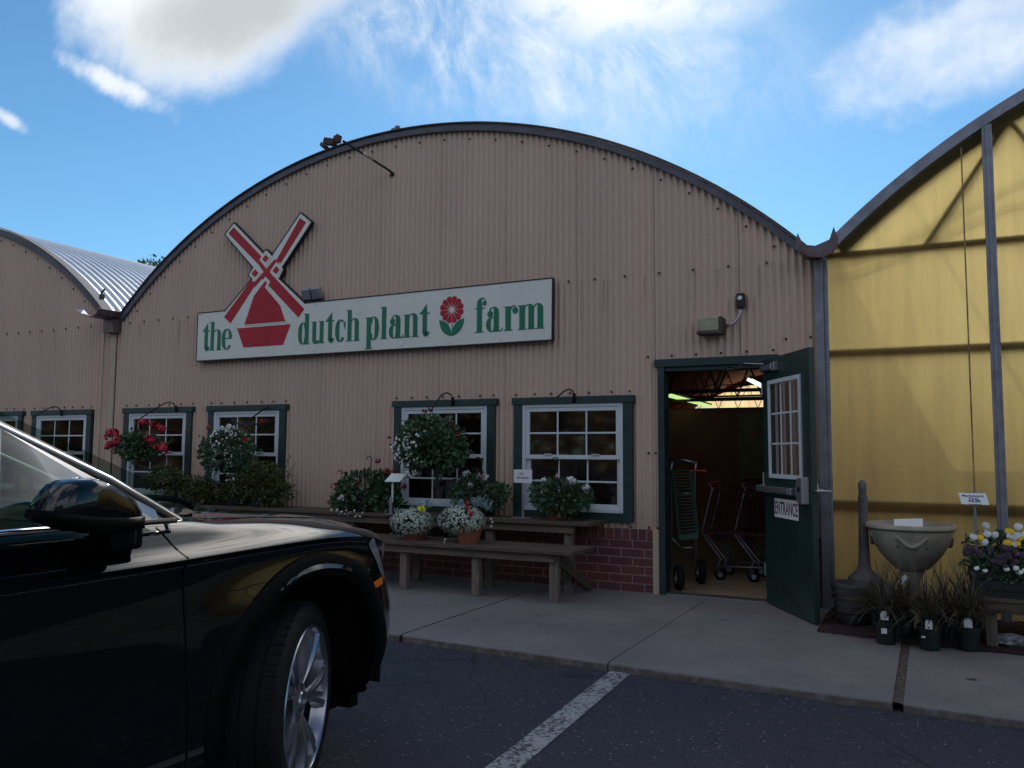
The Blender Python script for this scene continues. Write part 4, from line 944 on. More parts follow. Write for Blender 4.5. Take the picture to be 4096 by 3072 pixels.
def mum_pot(c, label, r0, r1, h, cap_c, cap_r, rg, red_at=None, yellow_at=None, dusty=None, drift=None):
    T = thing('mum_pot', label, 'potted plant', 'pale mum pots on the lower bench', loc=c)
    mb = MB(); pot(mb, (0, 0, 0), r0, r1, h); mb.build('pot', 'terradark' if yellow_at else 'terra', T, smooth=True, auto=40)
    mb = MB(); foliage(mb, cap_c, cap_r, 500, .028, rg, .5); mb.build('foliage', 'leaf', T)
    mb = MB()
    for i in range(1000):
        d = rdir(rg, .2)
        if d.y > .5: continue
        p = Vector(cap_c) + Vector((d.x * cap_r[0], d.y * cap_r[1], d.z * cap_r[2])) * rg.uniform(.98, 1.1)
        r_ = rg.uniform(.009, .015); mb.disc(p, d, r_, 5, .15); mb.disc(p + d * r_ * .35, d, r_ * .6, 4, .2)
    for (x, y, z) in (drift or []): mb.disc((x, y, z), (0, -1, .3), .012, 5, .15)
    tag(mb.build('flowers', 'petal_mum', T), kind='stuff')
    if dusty:
        mb = MB()
        for (x, y, z) in dusty:
            for i in range(9):
                d = Vector((rg.uniform(-.7, .7), rg.uniform(-.5, .4), rg.uniform(.3, 1))).normalized(); p = Vector((x, y, z)); l = rg.uniform(.07, .12)
                for s_ in range(4):
                    q = p + d * l * s_ / 4; mb.leaf(q, d + rdir(rg) * .4, rdir(rg), .030, .011); mb.leaf(q, d - rdir(rg) * .5, rdir(rg), .026, .010)
                mb.tube([p, p + d * l], .002, 4)
        mb.build('dusty_leaves', 'leaf3', T)
    if red_at:
        mb = MB(); [geranium_head(mb, p, .028, rg, 12) for p in red_at]; mb.build('red_flowers', 'petal_red', T)
    if yellow_at:
        mb = MB(); [geranium_head(mb, p, .026, rg, 14) for p in yellow_at]; mb.build('yellow_flowers', 'petal_lemon', T)
mum_pot(Vector((-4.555, -.80, LZ)), 'pale mum pot with yellow blooms, left one on the lower bench', .105, .135, .12, (-.03, -.02, .165), (.215, .17, .13), rg, yellow_at=[(.12, -.10, .30), (.15, -.09, .29), (.10, -.09, .31), (.135, -.09, .325)], dusty=[(-.2, .0, .22), (.02, .02, .27), (.10, .04, .30)])
mum_pot(Vector((-3.952, -.80, LZ)), 'pale mum pot with red blooms in taller terracotta, right one on lower bench', .095, .132, .165, (-.07, -.02, .21), (.23, .17, .135), rg, red_at=[(.04, -.12, .355), (.07, -.13, .31), (.10, -.13, .285), (.05, -.12, .385)], dusty=[(.06, .0, .33), (.13, .02, .33), (.20, .0, .31), (-.08, .02, .31), (.10, .04, .36)], drift=[(.27, -.05, .17), (.28, -.05, .21), (.26, -.04, .24), (-.2, -.1, .03), (-.21, -.1, .0)])

# price cards on stands
C1 = thing('price_card', 'small blank-looking white card tilted on a white post beside geranium planter', 'price sign')
mb = MB(); mb.obox((-5.005, -.50, 1.052), (.095, 0, 0), (.022, .035, .042), (0, -.0008, .0006)); mb.build('card', 'paper', C1)
mb = MB(); mb.box(-5.05, -5.028, -.505, -.497, .80, 1.02); mb.build('stake', 'whiteplastic', C1)
mb = MB(); mb.box(-5.068, -5.038, -.512, -.494, .672, .85); mb.box(-5.10, -5.0, -.56, -.45, .672, .680); mb.build('stand', 'galvdull', C1)
C2 = thing('price_card', 'square white handwritten card on thin pole left of the white geranium', 'price sign')
mb = MB(); mb.box(-3.748, -3.545, -.256, -.253, 1.021, 1.152); mb.build('card', 'paper', C2)
text_mesh('Ivy', .040, 'writing', 'ink', C2, loc=(-3.66, -.2575, 1.112), ext=.0004); text_mesh('Geranium', .034, 'writing', 'ink', C2, loc=(-3.645, -.2575, 1.072), ext=.0004)
mb = MB(); mb.box(-3.658, -3.632, -.250, -.245, .68, 1.022); mb.box(-3.75, -3.54, -.30, -.20, .6725, .679); mb.build('stand', 'galv', C2)

# shrubs on the left of the bench
def shrub(name, label, c, rad, n, rg, pm='blackplastic', sprigs=(), L=.04):
    n = int(n * 1.7)
    T = thing(name, label, 'shrub', 'potted shrubs behind the car', loc=c)
    mb = MB(); pot(mb, (0, 0, 0), .10, .13, .17); mb.build('pot', pm, T, smooth=True, auto=40)
    mb = MB(); foliage(mb, (0, 0, rad[2] + .02), (rad[0] * .8, rad[1] * .9, rad[2] * .85), n, L, rg, .3, .5, .55)
    for _ in range(9):
        q_ = rg.uniform(.04, .10); a_ = rg.uniform(0, math.pi); foliage(mb, (math.cos(a_) * rad[0] * rg.uniform(.5, 1.), rg.uniform(-1, .5) * rad[1], rad[2] * (1 + math.sin(a_) * rg.uniform(.5, .95))), (q_ * 1.2, q_, q_), int(n * .06), L, rg, .2, .5, .55)
    foliage(mb, (rad[0] * .5, 0, rad[2] * .7), (rad[0] * .6, rad[1] * .8, rad[2] * .6), n // 3, L, rg, .3, .5, .55)
    for p in sprigs:
        p = Vector(p); b0 = Vector((p.x * .5, p.y, rad[2])); mb.tube([b0, (b0 + p) / 2 + Vector((.02, 0, .01)), p], .003, 4)
        for k in range(10): q = b0 + (p - b0) * (k / 9); mb.leaf(q, rdir(rg, .2), rdir(rg), .04, .02)
    mb.build('foliage', 'leaf2', T)
shrub('potted_shrub', 'yellow-green bushy shrub in white pot under the red hanging geranium', (-8.55, -.33, UZ), (.30, .20, .21), 900, rg, 'whiteplastic')
shrub('potted_shrub', 'low green shrub between the other two shrubs behind the car hood', (-7.95, -.30, UZ), (.34, .2, .14), 900, rg)
shrub('potted_shrub', 'tallest spreading green shrub with long sprigs in front of second window', (-7.02, -.30, UZ), (.36, .22, .25), 1500, rg, sprigs=((.50, .0, .52), (.45, 0, .38), (.50, .02, .25), (.42, 0, .60)))
shrub('potted_shrub', 'dark low shrub tucked beside the tallest shrub near the hood', (-7.45, -.28, UZ), (.24, .18, .12), 700, rg)
T = thing('plant_tag', 'white plastic plant tag stuck among the shrubs', 'plant tag'); mb = MB(); mb.obox((-7.32, -.52, .985), (.055, 0, .008), (0, .003, .0), (0, .0, .008)); mb.obox((-7.262, -.52, .995), (.018, 0, 0), (0, .003, 0), (0, 0, .018)); mb.tube([(-7.30, -.5, .98), (-7.30, -.45, .85)], .003, 4); mb.build('tag', 'paper', T)

# hanging baskets and iron hooks
def iron_hook(label, x, ztop, xend, zend, yend=-.45):
    T = thing('plant_hook', label, 'hook', 'iron hooks above the windows'); mb = MB()
    mb.tube([(x + .02, -.06, ztop - .10), (x + .02, -.10, ztop - .02), (x, -.16, ztop), (x - .02, -.24, ztop - .03), (xend, yend, zend)] if xend is None or abs(xend - x) < .6 else [], .008, 6)
    mb.box(x, x + .035, -.066, -.057, ztop - .13, ztop - .04); mb.build('hook', 'iron', T, smooth=True)
iron_hook('curved iron hook above the window with the red hanging geranium', -8.77, 1.945, -8.95, 1.72)
iron_hook('curved iron hook above the window with the white-flowered basket', -4.60, 1.955, -4.62, 1.74)
iron_hook('empty curved iron hook above the rightmost window', -3.19, 1.955, -3.24, 1.86, -.34)
iron_hook('curved iron hook above the neighbouring shed window', -11.05, 1.93, -11.1, 1.75)
T = thing('double_plant_hook', 'two-armed iron hook in front of the second shop window', 'hook'); mb = MB()
mb.tube([(-7.19, -.06, 1.85), (-7.165, -.2, 1.80), (-7.15, -.42, 1.68), (-7.17, -.45, 1.635), (-7.23, -.45, 1.622), (-7.38, -.45, 1.68)], .009, 6); mb.tube([(-7.15, -.42, 1.68), (-7.13, -.45, 1.635), (-7.07, -.45, 1.618), (-6.83, -.45, 1.665)], .009, 6); mb.build('hook', 'iron', T, smooth=True)
def basket(name, label, c, pr, fol, rg, heads=(), hm='petal_red', hr=.04, trail=(), tm='petal_white', tr=.012, hook=None, n=900, L=.05, tape=True, leafm='leaf', heads2=(), hm2='petal_pink'):
    T = thing(name, label, 'hanging basket', 'hanging baskets of flowers', loc=c)
    mb = MB(); mb.lathe([(.0001, 0), (pr * .62, 0), (pr, .14), (pr + .01, .145), (pr - .01, .145), (.0001, .12)], (0, 0, 0), 24); mb.build('pot', 'blackplastic', T, smooth=True, auto=40)
    mb = MB()
    for (fc_, fr, k) in fol: foliage(mb, fc_, fr, int(n * k), L, rg)
    mb.build('foliage', leafm, T)
    if heads:
        for h in heads: mb = MB(); geranium_head(mb, h, hr * rg.uniform(.8, 1.2), rg); mb.build('flower_head', hm, T)
    if heads2:
        for h in heads2: mb = MB(); geranium_head(mb, h, .028 * rg.uniform(.8, 1.2), rg, 9); mb.build('small_flower_head', hm2, T)
    if trail:
        mb = MB(); flowers(mb, trail, tr, rg); tag(mb.build('trailing_flowers', tm, T), kind='stuff')
    mb = MB(); hz = Vector(hook)
    for a_ in (0, 2.1, 4.2): mb.tube([(pr * math.cos(a_), pr * math.sin(a_), .14), hz], .003, 4)
    mb.build('hanger_wires', 'iron', T)
    if tape:
        mb = MB(); mb.leaf(hz + Vector((0, -.01, -.03)), (-.1, 0, -1), (0, -1, 0), .12, .022); mb.build('tape_tag', 'pinktape', T)
c = Vector((-8.93, -.45, 1.22)); rr = lambda p, y=-.5: (p[0] - c.x, y - c.y, p[1] - c.z)
basket('red_geranium_basket', 'hanging basket of bright red geraniums at the left shop window', c, .15, [((0, 0, .16), (.27, .22, .17), 1.), ((-.2, -.05, .17), (.12, .1, .12), .3)], rg,
       heads=[rr(p, y) for p, y in (((-9.43, 1.548), -.5), ((-9.40, 1.53), -.52), ((-9.503, 1.49), -.5), ((-9.442, 1.36), -.5), ((-9.41, 1.39), -.5), ((-9.17, 1.52), -.62), ((-9.10, 1.46), -.64), ((-9.07, 1.42), -.62), ((-9.13, 1.43), -.62), ((-9.22, 1.545), -.6), ((-8.72, 1.64), -.45), ((-8.66, 1.625), -.45), ((-8.532, 1.575), -.45), ((-8.60, 1.60), -.45), ((-8.887, 1.667), -.45), ((-8.63, 1.47), -.58), ((-8.60, 1.43), -.55), ((-8.47, 1.37), -.5), ((-8.44, 1.33), -.5), ((-8.52, 1.35), -.52))], hook=(-.02, 0, .50), hr=.058)
c = Vector((-7.45, -.45, 1.13))
wt = [surf(rr((-7.42, 1.44), -.47), (.20, .17, .17), rg, lambda d: d.y < .2) for _ in range(130)] + [surf(rr((-7.30, 1.26), -.5), (.09, .1, .12), rg, lambda d: d.y < .3) for _ in range(45)]
basket('mixed_flower_basket', 'hanging basket of small white and pink blooms at the second shop window', c, .14, [((-.05, 0, .20), (.33, .22, .24), 1.), ((.15, 0, .16), (.22, .2, .2), .4)], rg, trail=wt, tr=.015, hook=(.07, 0, .55), tape=False, n=1100,
       heads2=[rr(p, -.55) for p in ((-7.644, 1.598), (-8.0, 1.548), (-7.483, 1.408), (-7.45, 1.41), (-7.102, 1.56), (-7.08, 1.45), (-7.00, 1.45), (-6.80, 1.665), (-6.86, 1.66))], hm2='petal_red')
c = Vector((-4.60, -.45, 1.22))
wt = [surf(rr((-4.86, 1.36), -.5), (.15, .16, .17), rg, lambda d: d.y < .3) for _ in range(90)] + [surf(rr((-4.80, 1.20), -.5), (.10, .12, .12), rg, lambda d: d.y < .3) for _ in range(45)] + [surf(rr((-4.65, 1.38), -.55), (.2, .15, .16), rg, lambda d: d.y < 0 and d.x < .3) for _ in range(40)]
basket('white_flower_basket', 'big leafy hanging basket with trailing white flowers over centre window', c, .15, [((-.02, 0, .20), (.36, .26, .24), 1.), ((.16, 0, .10), (.22, .2, .17), .4), ((-.22, 0, .12), (.16, .18, .2), .3)], rg, trail=wt, tr=.016, hook=(0, 0, .54), tape=False, n=1300, L=.055,
       heads2=[rr(p, -.5) for p in ((-4.66, 1.74), (-4.62, 1.76), (-4.43, 1.66), (-4.36, 1.63), (-4.30, 1.58), (-4.26, 1.50))], hm2='petal_darkred')

# ------------------------------------------------------------------ right side display
FN = thing('stone_finial', 'tall grey bottle-shaped stone finial behind the bowl', 'garden ornament', loc=(-.50, -.42, 0))
mb = MB(); mb.lathe([(.13, .26), (.13, .33), (.10, .36), (.055, .40), (.045, .44), (.040, .60), (.036, .80), (.034, .95), (.036, .955), (.036, .985), (.031, .99), (.030, 1.04), (.033, 1.05), (.033, 1.085), (.020, 1.11), (.0001, 1.118)], (0, 0, 0), 24); mb.build('shaft', 'stonegrey', FN, smooth=True, auto=40)
mb = MB(); mb.lathe([(.0001, 0), (.09, 0), (.12, .27), (.0001, .27)], (0, 0, 0), 24); mb.build('plinth', 'stonegrey', FN, smooth=True, auto=40)
BQ = thing('basket_tub', 'dark grey woven half-barrel tub on the mulch beside the door', 'tub', loc=(-.56, -.66, 0))
mb = MB(); mb.lathe([(.0001, .0), (.12, .0), (.145, .10), (.165, .27), (.178, .30), (.165, .315), (.150, .30), (.140, .15), (.0001, .15)], (0, 0, .01), 40, wob=lambda a_, z: .02 * math.sin(20 * a_ + z * 90)); mb.build('body', 'tubgrey', BQ, smooth=True)
mb = MB(); 
for z in (.10, .20): mb.lathe([(.150 + z * .08, z - .008), (.158 + z * .08, z), (.150 + z * .08, z + .008)], (0, 0, .01), 40)
mb.build('hoops', 'dark', BQ, smooth=True)
BW = thing('stone_bowl_planter', 'large cream stone bowl planter with swag garland on the mulch bed', 'planter', loc=(-.155, -.50, 0))
R0 = .325
mb = MB(); pr = [(.0001, .40), (.06, .405), (.12, .44), (.18, .50), (.23, .565), (.27, .635), (.295, .70), (.303, .74), (.315, .745), (.330, .757), (.330, .775), (.318, .787), (.300, .787), (.292, .765), (.26, .66), (.15, .52), (.0001, .50)]
mb.lathe(pr, (0, 0, 0), 48); mb.lathe([(.0001, .0), (.16, 0), (.14, .05), (.09, .09), (.05, .16), (.045, .30), (.07, .37), (.09, .42)], (0, 0, 0), 32); mb.build('bowl', 'stone', BW, smooth=True, auto=45)
def bowl_r(z): return np.interp(z, [.40, .44, .50, .565, .635, .70, .74], [.06, .12, .18, .23, .27, .295, .303])
for k in range(4):
    mb = MB(); a0 = R(-87 - 20 + 90 * k); a1 = a0 + R(40); pts_ = []
    for i in range(25):
        t_ = i / 24; a_ = a0 + (a1 - a0) * t_; z = .705 - .075 * math.sin(t_ * math.pi); r_ = bowl_r(z) + .004; pts_.append((r_ * math.cos(a_), r_ * math.sin(a_), z))
    mb.tube(pts_, [.009 + .007 * math.sin(math.pi * i / 24) + .005 * (i % 2) for i in range(25)], 7)
    for a_ in (a0 - R(2), a1 + R(2)):
        mb.tube([((bowl_r(z) + .002) * math.cos(a_), (bowl_r(z) + .002) * math.sin(a_), z) for z in (.72, .70, .68, .66, .64, .625)], [.006, .012, .006, .010, .007, .011], 7)
    mb.build('swag_garland', 'stone', BW, smooth=True)
mb = MB(); mb.obox((-.01, -.14, .80), (.10, .012, .006), (0, .02, .03), (0, -.0008, .0006)); mb.build('price_card', 'paper', BW)
mb = MB(); mb.obox((-.06, -.10, .36), (.025, 0, .030), (0, .002, 0), (-.012, 0, .012)); mb.build('paper_tag', 'paper', BW)

# ornamental grasses
def grass_pot(c, label, rg, tag_h=None, sticker=None, n=150, h=.55, front=True):
    T = thing('ornamental_grass', label, 'potted grass', 'purple fountain grasses in black pots', loc=c)
    mb = MB(); pot(mb, (0, 0, 0), .062, .075, .16, .004); mb.build('pot', 'greenplastic', T, smooth=True, auto=40)
    mb = MB()
    for i in range(n):
        a_ = rg.uniform(0, 2 * math.pi); l = h * rg.uniform(.55, 1.15); lean = rg.uniform(.15, 1.25); p = Vector((rg.uniform(-.04, .04), rg.uniform(-.04, .04), .13)); pts_ = []; wd = rg.uniform(.0028, .0058)
        for k in range(7):
            t_ = k / 6; rr_ = lean * l * (t_ ** 1.6); z = l * (t_ * (1 - .25 * lean) - .5 * lean * t_ ** 3.0); pts_.append(p + Vector((math.cos(a_) * rr_, math.sin(a_) * rr_, z)))
        sd = Vector((-math.sin(a_), math.cos(a_), 0)); rows = []
        for k, q in enumerate(pts_): ww = wd * (1 - (k / 6) ** 2 * .85); rows.append([q - sd * ww, q + sd * ww])
        mb.grid(rows)
    mb.build('blades', 'grassleaf', T)
    if tag_h:
        mb = MB(); z0, w_ = tag_h; mb.prism([(-w_, z0 - .06), (-w_, z0 - .015), (-w_ * .6, z0), (w_ * .6, z0), (w_, z0 - .015), (w_, z0 - .06)][::-1], -.078, -.076); mb.build('plant_tag', 'paper', T)
    if sticker:
        mb = MB(); x, z, a_, b_ = sticker; mb.box(x - a_, x + a_, -.0795, -.078, z - b_, z + b_); mb.build('sticker', 'paper', T)
    return T
grass_pot((-.318, -1.27, 0), 'front-left grass pot with tall tag and square sticker', rg, (.235, .026), (-.005, .10, .018, .018))
grass_pot((-.043, -1.30, 0), 'middle front grass pot with short rounded tag and small sticker', rg, (.205, .022), (-.035, .09, .012, .006))
grass_pot((.195, -1.20, 0), 'front-right grass pot with pale tag beside wooden table leg', rg, (.220, .025))
grass_pot((-.21, -1.0, .01), 'grass pot behind the front-left and middle grass pots', rg, h=.46)
grass_pot((.06, -.98, .01), 'grass pot behind the middle and right front grass pots', rg, h=.46)
grass_pot((-.36, -.92, .01), 'rear-left grass pot beside the grey tub', rg, h=.44)
grass_pot((.22, -.85, .01), 'rear-right grass pot nearest the pansy table', rg, h=.5)

# pansy table
PT = thing('pansy_table', 'low weathered wooden table carrying pansy trays at right edge', 'table')
for k in range(5):
    mb = MB(); mb.box(.27, 2.2, -1.10 + k * .155, -1.10 + k * .155 + .145, .315, .345); mb.build('plank', 'wood', PT, bevel=.004)
mb = MB(); mb.box(.30, 2.2, -1.09, -1.055, .24, .314); mb.build('apron', 'wood', PT)
for (x, y) in ((.345, -1.02), (.345, -.42), (1.6, -1.02), (1.6, -.42)):
    mb = MB(); mb.box(x - .035, x + .035, y - .035, y + .035, -.002, .314); mb.build('leg', 'woodleg', PT, bevel=.006)
def pansy_tray(x0, y0, label, cols, rg, z0=.346, w_=.42, d=.26, hh=.12, white=False):
    T = thing('pansy_tray', label, 'flower tray', 'trays of pansies on the right table', loc=(x0, y0, z0)); mb = MB()
    mb.box(0, w_, 0, .006, 0, .06); mb.box(0, w_, d - .006, d, 0, .06); mb.box(0, .006, .006, d - .006, 0, .06); mb.box(w_ - .006, w_, .006, d - .006, 0, .06); mb.box(.006, w_ - .006, .006, d - .006, 0, .05); mb.build('tray', 'blackplastic', T)
    mb = MB(); foliage(mb, (w_ / 2, d / 2, .08), (w_ / 2 + .02, d / 2 + .03, hh), 700, .03, rg, .3); mb.build('foliage', 'leaf', T)
    for ci, (mname, nn, r_, xr, zr) in enumerate(cols):
        for i in range(nn):
            mb = MB(); x = rg.uniform(*xr); z = rg.uniform(*zr); mb.disc((x, rg.uniform(-.05, .05) + (z < .15) * -.02, z), Vector((rg.uniform(-.5, .5), -1, rg.uniform(0, .9))), r_ * rg.uniform(.85, 1.15), 5, .12)
            mb.disc((x + .005, -.055 - .01, z + .008), Vector((rg.uniform(-.4, .4), -1, .4)), r_ * .7, 5, .12)
            mb.build('blossom', mname, T)
pansy_tray(.24, -.86, 'upper pansy tray with white and golden blooms behind price sign', [('petal_white', 15, .029, (.02, .40), (.10, .24)), ('petal_yellow', 8, .031, (.03, .42), (.10, .22))], rg, z0=.58, hh=.10)
pansy_tray(.22, -1.02, 'middle pansy tray with dark purple and mauve blooms', [('petal_purple', 34, .025, (-.03, .42), (.08, .22)), ('petal_mauve', 3, .019, (.1, .4), (.14, .2))], rg, z0=.46, hh=.09)
pansy_tray(.26, -1.10, 'lowest pansy tray with pale cream blooms at table edge', [('petal_white', 7, .017, (.0, .3), (.12, .16))], rg, z0=.40, hh=.08)
pansy_tray(.70, -.90, 'pansy tray with dark red and orange blooms cut off by frame edge', [('petal_darkred', 20, .034, (.0, .4), (.05, .22)), ('petal_yellow', 8, .034, (.0, .4), (.10, .2))], rg, z0=.60)
T = thing('tray_riser', 'dark stepped riser holding the pansy trays', 'shelf'); mb = MB(); mb.box(.25, 1.3, -.84, -.50, .346, .578); mb.box(.23, 1.3, -1.0, -.845, .346, .458); mb.box(.27, 1.3, -1.085, -1.002, .346, .398); mb.build('riser', 'blackplastic', T)
PS = thing('price_sign', 'white price sign on a post reading Marketpack Pansy $4.99', 'price sign')
ca = Vector((.275, -.82, 1.005)); ux = Vector((.088, 0, .0)); uz = Vector((-.009, .02, .040))
mb = MB(); mb.obox(ca, ux, uz, (0, -.002, .001)); mb.build('card', 'paper', PS)
mb = MB(); mb.obox(ca + uz * 1.02 + Vector((0, .002, 0)), ux * .45, (0, .003, 0), (0, 0, .004)); mb.obox(ca - uz * 1.02 + Vector((0, -.003, 0)), ux * .45, (0, .003, 0), (0, 0, .005)); mb.build('card_clips', 'galvdull', PS)
nrm = ux.cross(uz).normalized(); uzn = uz.normalized(); uxn = ux.normalized()
if nrm.y > 0: nrm = -nrm
for s_, dz, sz, bd in (('Marketpack', .022, .026, .0004), ('Pansy', .000, .024, .0004), ('$4.99', -.021, .030, .001)):
    p = ca + uzn * dz + nrm * .0032; mw = Matrix(((uxn.x, uzn.x, nrm.x, p.x), (uxn.y, uzn.y, nrm.y, p.y), (uxn.z, uzn.z, nrm.z, p.z), (0, 0, 0, 1))); text_mesh(s_, sz, 'writing', 'ink', PS, mw=mw, sx=1.15, ext=.0003, bold=bd)
mb = MB(); mb.box(.272, .290, -.815, -.808, .60, .965); mb.build('stake', 'galv', PS)
T = thing('plastic_bag', 'crumpled clear plastic bag on the ground under the pansy table', 'bag', loc=(.47, -.98, 0)); mb = MB(); rows = []
for i in range(9):
    th = math.pi * i / 8; rows.append([(math.sin(th) * .13 * math.cos(a_) * rs.uniform(.75, 1.15), math.sin(th) * .08 * math.sin(a_) * rs.uniform(.75, 1.15), .045 - math.cos(th) * .045 * rs.uniform(.8, 1.2)) for a_ in [2 * math.pi * k / 14 for k in range(14)]])
mb.grid(rows, closeu=True); mb.build('bag', 'bag', T)

# ------------------------------------------------------------------ inside the doorway
GC = thing('flatbed_cart', 'upright green slatted garden cart with air tyres just inside doorway', 'cart', loc=(-2.28, .72, 0))
mb = MB(); 
for x in (-.13, .12): mb.tube([(x, .0, .14), (x, 0, 1.15), (x + .02, -.01, 1.24)], .012, 8)
mb.tube([(-.11, -.01, 1.24), (0, -.02, 1.26), (.14, -.01, 1.23)], .012, 8)
for z in (.35, .46, .9): mb.tube([(-.13, 0, z), (.12, .02, z + .02)], .010, 6)
mb.tube([(-.13, 0, .46), (.03, .25, .2)], .01, 6); mb.build('frame', 'steel', GC, smooth=True)
mb = MB(); A0, A1, B0, B1 = Vector((-.10, -.06, 1.15)), Vector((.09, -.06, 1.15)), Vector((-.02, -.12, .47)), Vector((.17, -.10, .50))
for k in range(22):
    t_ = k / 21; mb.tube([A0.lerp(B0, t_), A1.lerp(B1, t_)], .006, 5)
for s_ in (0, 1): mb.bar(A0.lerp(A1, s_), B0.lerp(B1, s_), .014, .03)
mb.bar(B0, B1, .02, .05); mb.build('slatted_deck', 'cartgreen', GC)
mb = MB(); mb.tube([(.09, -.06, 1.15), (.25, -.05, 1.15)], .012, 6); mb.build('handle', 'redplastic', GC)
def wheel_small(mb, c, r, w_, ax='x'):
    Rm = Matrix.Rotation(R(90), 3, 'Y') if ax == 'x' else Matrix.Rotation(R(90), 3, 'X')
    mb.lathe([(r * .55, -w_ * .4), (r * .8, -w_ * .5), (r * .97, -w_ * .3), (r, 0), (r * .97, w_ * .3), (r * .8, w_ * .5), (r * .55, w_ * .4)], c, 24, Rm)
Rz = Matrix.Rotation(R(25), 3, 'Z')
for x, y in ((.065, -.44), (.15, .066)):
    mb = MB(); Rm = Rz @ Matrix.Rotation(R(90), 3, 'Y'); r = .125; w_ = .075
    mb.lathe([(r * .55, -w_ * .4), (r * .8, -w_ * .5), (r * .97, -w_ * .3), (r, 0), (r * .97, w_ * .3), (r * .8, w_ * .5), (r * .55, w_ * .4)], (x, y, r), 24, Rm); W_ = mb.build('wheel', 'rubber', GC, smooth=True)
    mb = MB(); mb.lathe([(.0001, .03), (.02, .03), (.03, .02), (.065, .022), (.07, .0), (.07, -.03)], (x, y, r), 20, Rm); mb.build('hub', 'steel', W_, smooth=True)
def shop_cart(x, y, label):
    T = thing('shopping_cart', label, 'shopping cart', 'shopping carts nested inside the doorway', loc=(x, y, 0))
    mb = MB()
    fr = MB()
    # basket side outline leaning, facing the doorway (side view towards -Y)
    for yy in (0, .42):
        fr.tube([(-.02, yy, 1.0), (.02, yy, .96), (-.10, yy, .50), (-.06, yy, .44)], .010, 6)
        fr.tube([(-.10, yy, .48), (.10, yy, .22), (.07, yy, .16), (.06, yy, .10)], .010, 6)
        fr.tube([(-.05, yy, .46), (.15, yy, .22), (.14, yy, .14)], .009, 6)
        fr.tube([(.06, yy, .145), (.70, yy, .16)], .010, 6)
        mb.tube([(.0, yy, .97), (.85, yy, .86)], .007, 5)
        for k in range(6): z0_ = .50 + k * .085; mb.tube([(-.09 + k * .02, yy, z0_), (.78 + k * .012, yy, z0_ + .03)], .0045, 4)
        for k in range(20): xx_ = -.05 + k * .042; mb.tube([(xx_, yy, .50), (xx_ + .03, yy, .95 - k * .004)], .0035, 4)
    fr.tube([(-.10, 0, .49), (-.10, .42, .49)], .009, 6); fr.tube([(.10, 0, .22), (.10, .42, .22)], .009, 6); fr.tube([(-.05, 0, .46), (-.06, .1, .49)], .008, 5); fr.tube([(.70, 0, .16), (.70, .42, .16)], .009, 6); fr.tube([(-.05, .42, .46), (-.06, .32, .49)], .008, 5)
    mb.box(-.08, .78, .0, .42, .485, .50); mb.build('basket', 'cartred', T); fr.build('frame', 'galvdull', T, smooth=True)
    mb = MB(); mb.tube([(.0, -.02, 1.01), (.0, .44, 1.01)], .014, 8); mb.build('handle', 'redplastic', T)
    for xx_, yy in ((.06, 0), (.06, .42), (.66, 0), (.66, .42)):
        mb = MB(); wheel_small(mb, (xx_ + .03, yy, .06), .06, .03, 'y'); W_ = mb.build('wheel', 'rubber', T, smooth=True)
        mb = MB(); mb.obox((xx_ + .015, yy, .10), (.02, 0, .03), (0, .018, 0), (.006, 0, .006)); mb.lathe([(.0001, -.018), (.022, -.018), (.03, .0)], (xx_ + .03, yy, .06), 14, Matrix.Rotation(R(90), 3, 'X')); mb.build('caster', 'steel', W_)
shop_cart(-2.10, 1.14, 'leftmost red-handled wire shopping cart in the row inside the door')
shop_cart(-1.76, 1.15, 'second wire shopping cart, partly behind the open door')
shop_cart(-1.42, 1.16, 'third wire shopping cart, mostly hidden by the open door')
def fluo(label, p, q, m):
    T = thing('fluorescent_light', label, 'lamp', 'fluorescent lights on the shop ceiling'); p, q = Vector(p), Vector(q)
    mb = MB(); mb.bar(p + Vector((0, 0, .04)), q + Vector((0, 0, .04)), .09, .03); mb.build('housing', 'whiteplastic', T)
    mb = MB(); mb.tube([p + Vector((-.03, 0, 0)), q + Vector((-.03, 0, 0))], .022, 8); mb.tube([p + Vector((.03, 0, 0)), q + Vector((.03, 0, 0))], .022, 8); mb.build('tubes', m, T)
fluo('long greenish lit ceiling tube at left inside the doorway', (-3.361, 4.0, 2.166), (-4.174, 10.0, 2.344), 'tubegreen')
fluo('short white lit ceiling tube near the door closer inside', (-2.209, 4.0, 2.364), (-1.90, 4.02, 2.19), 'tube')
T = thing('flower_poster', 'tall poster of pink blossoms on the inner wall behind the carts', 'poster'); mb = MB(); mb.box(-2.62, -2.0, 5.17, 5.195, .95, 1.95); mb.build('poster_sheet', 'stone', T)
mb = MB()
for (x, z, r_) in ((-2.12, 1.05, .09), (-2.2, 1.2, .07), (-2.10, 1.35, .08), (-2.22, 1.45, .07), (-2.36, 1.62, .06), (-2.15, 1.6, .06)): mb.disc((x, 5.165, z), (0, -1, 0), r_, 11, .5)
mb.build('printed_blossoms', 'poster', T)

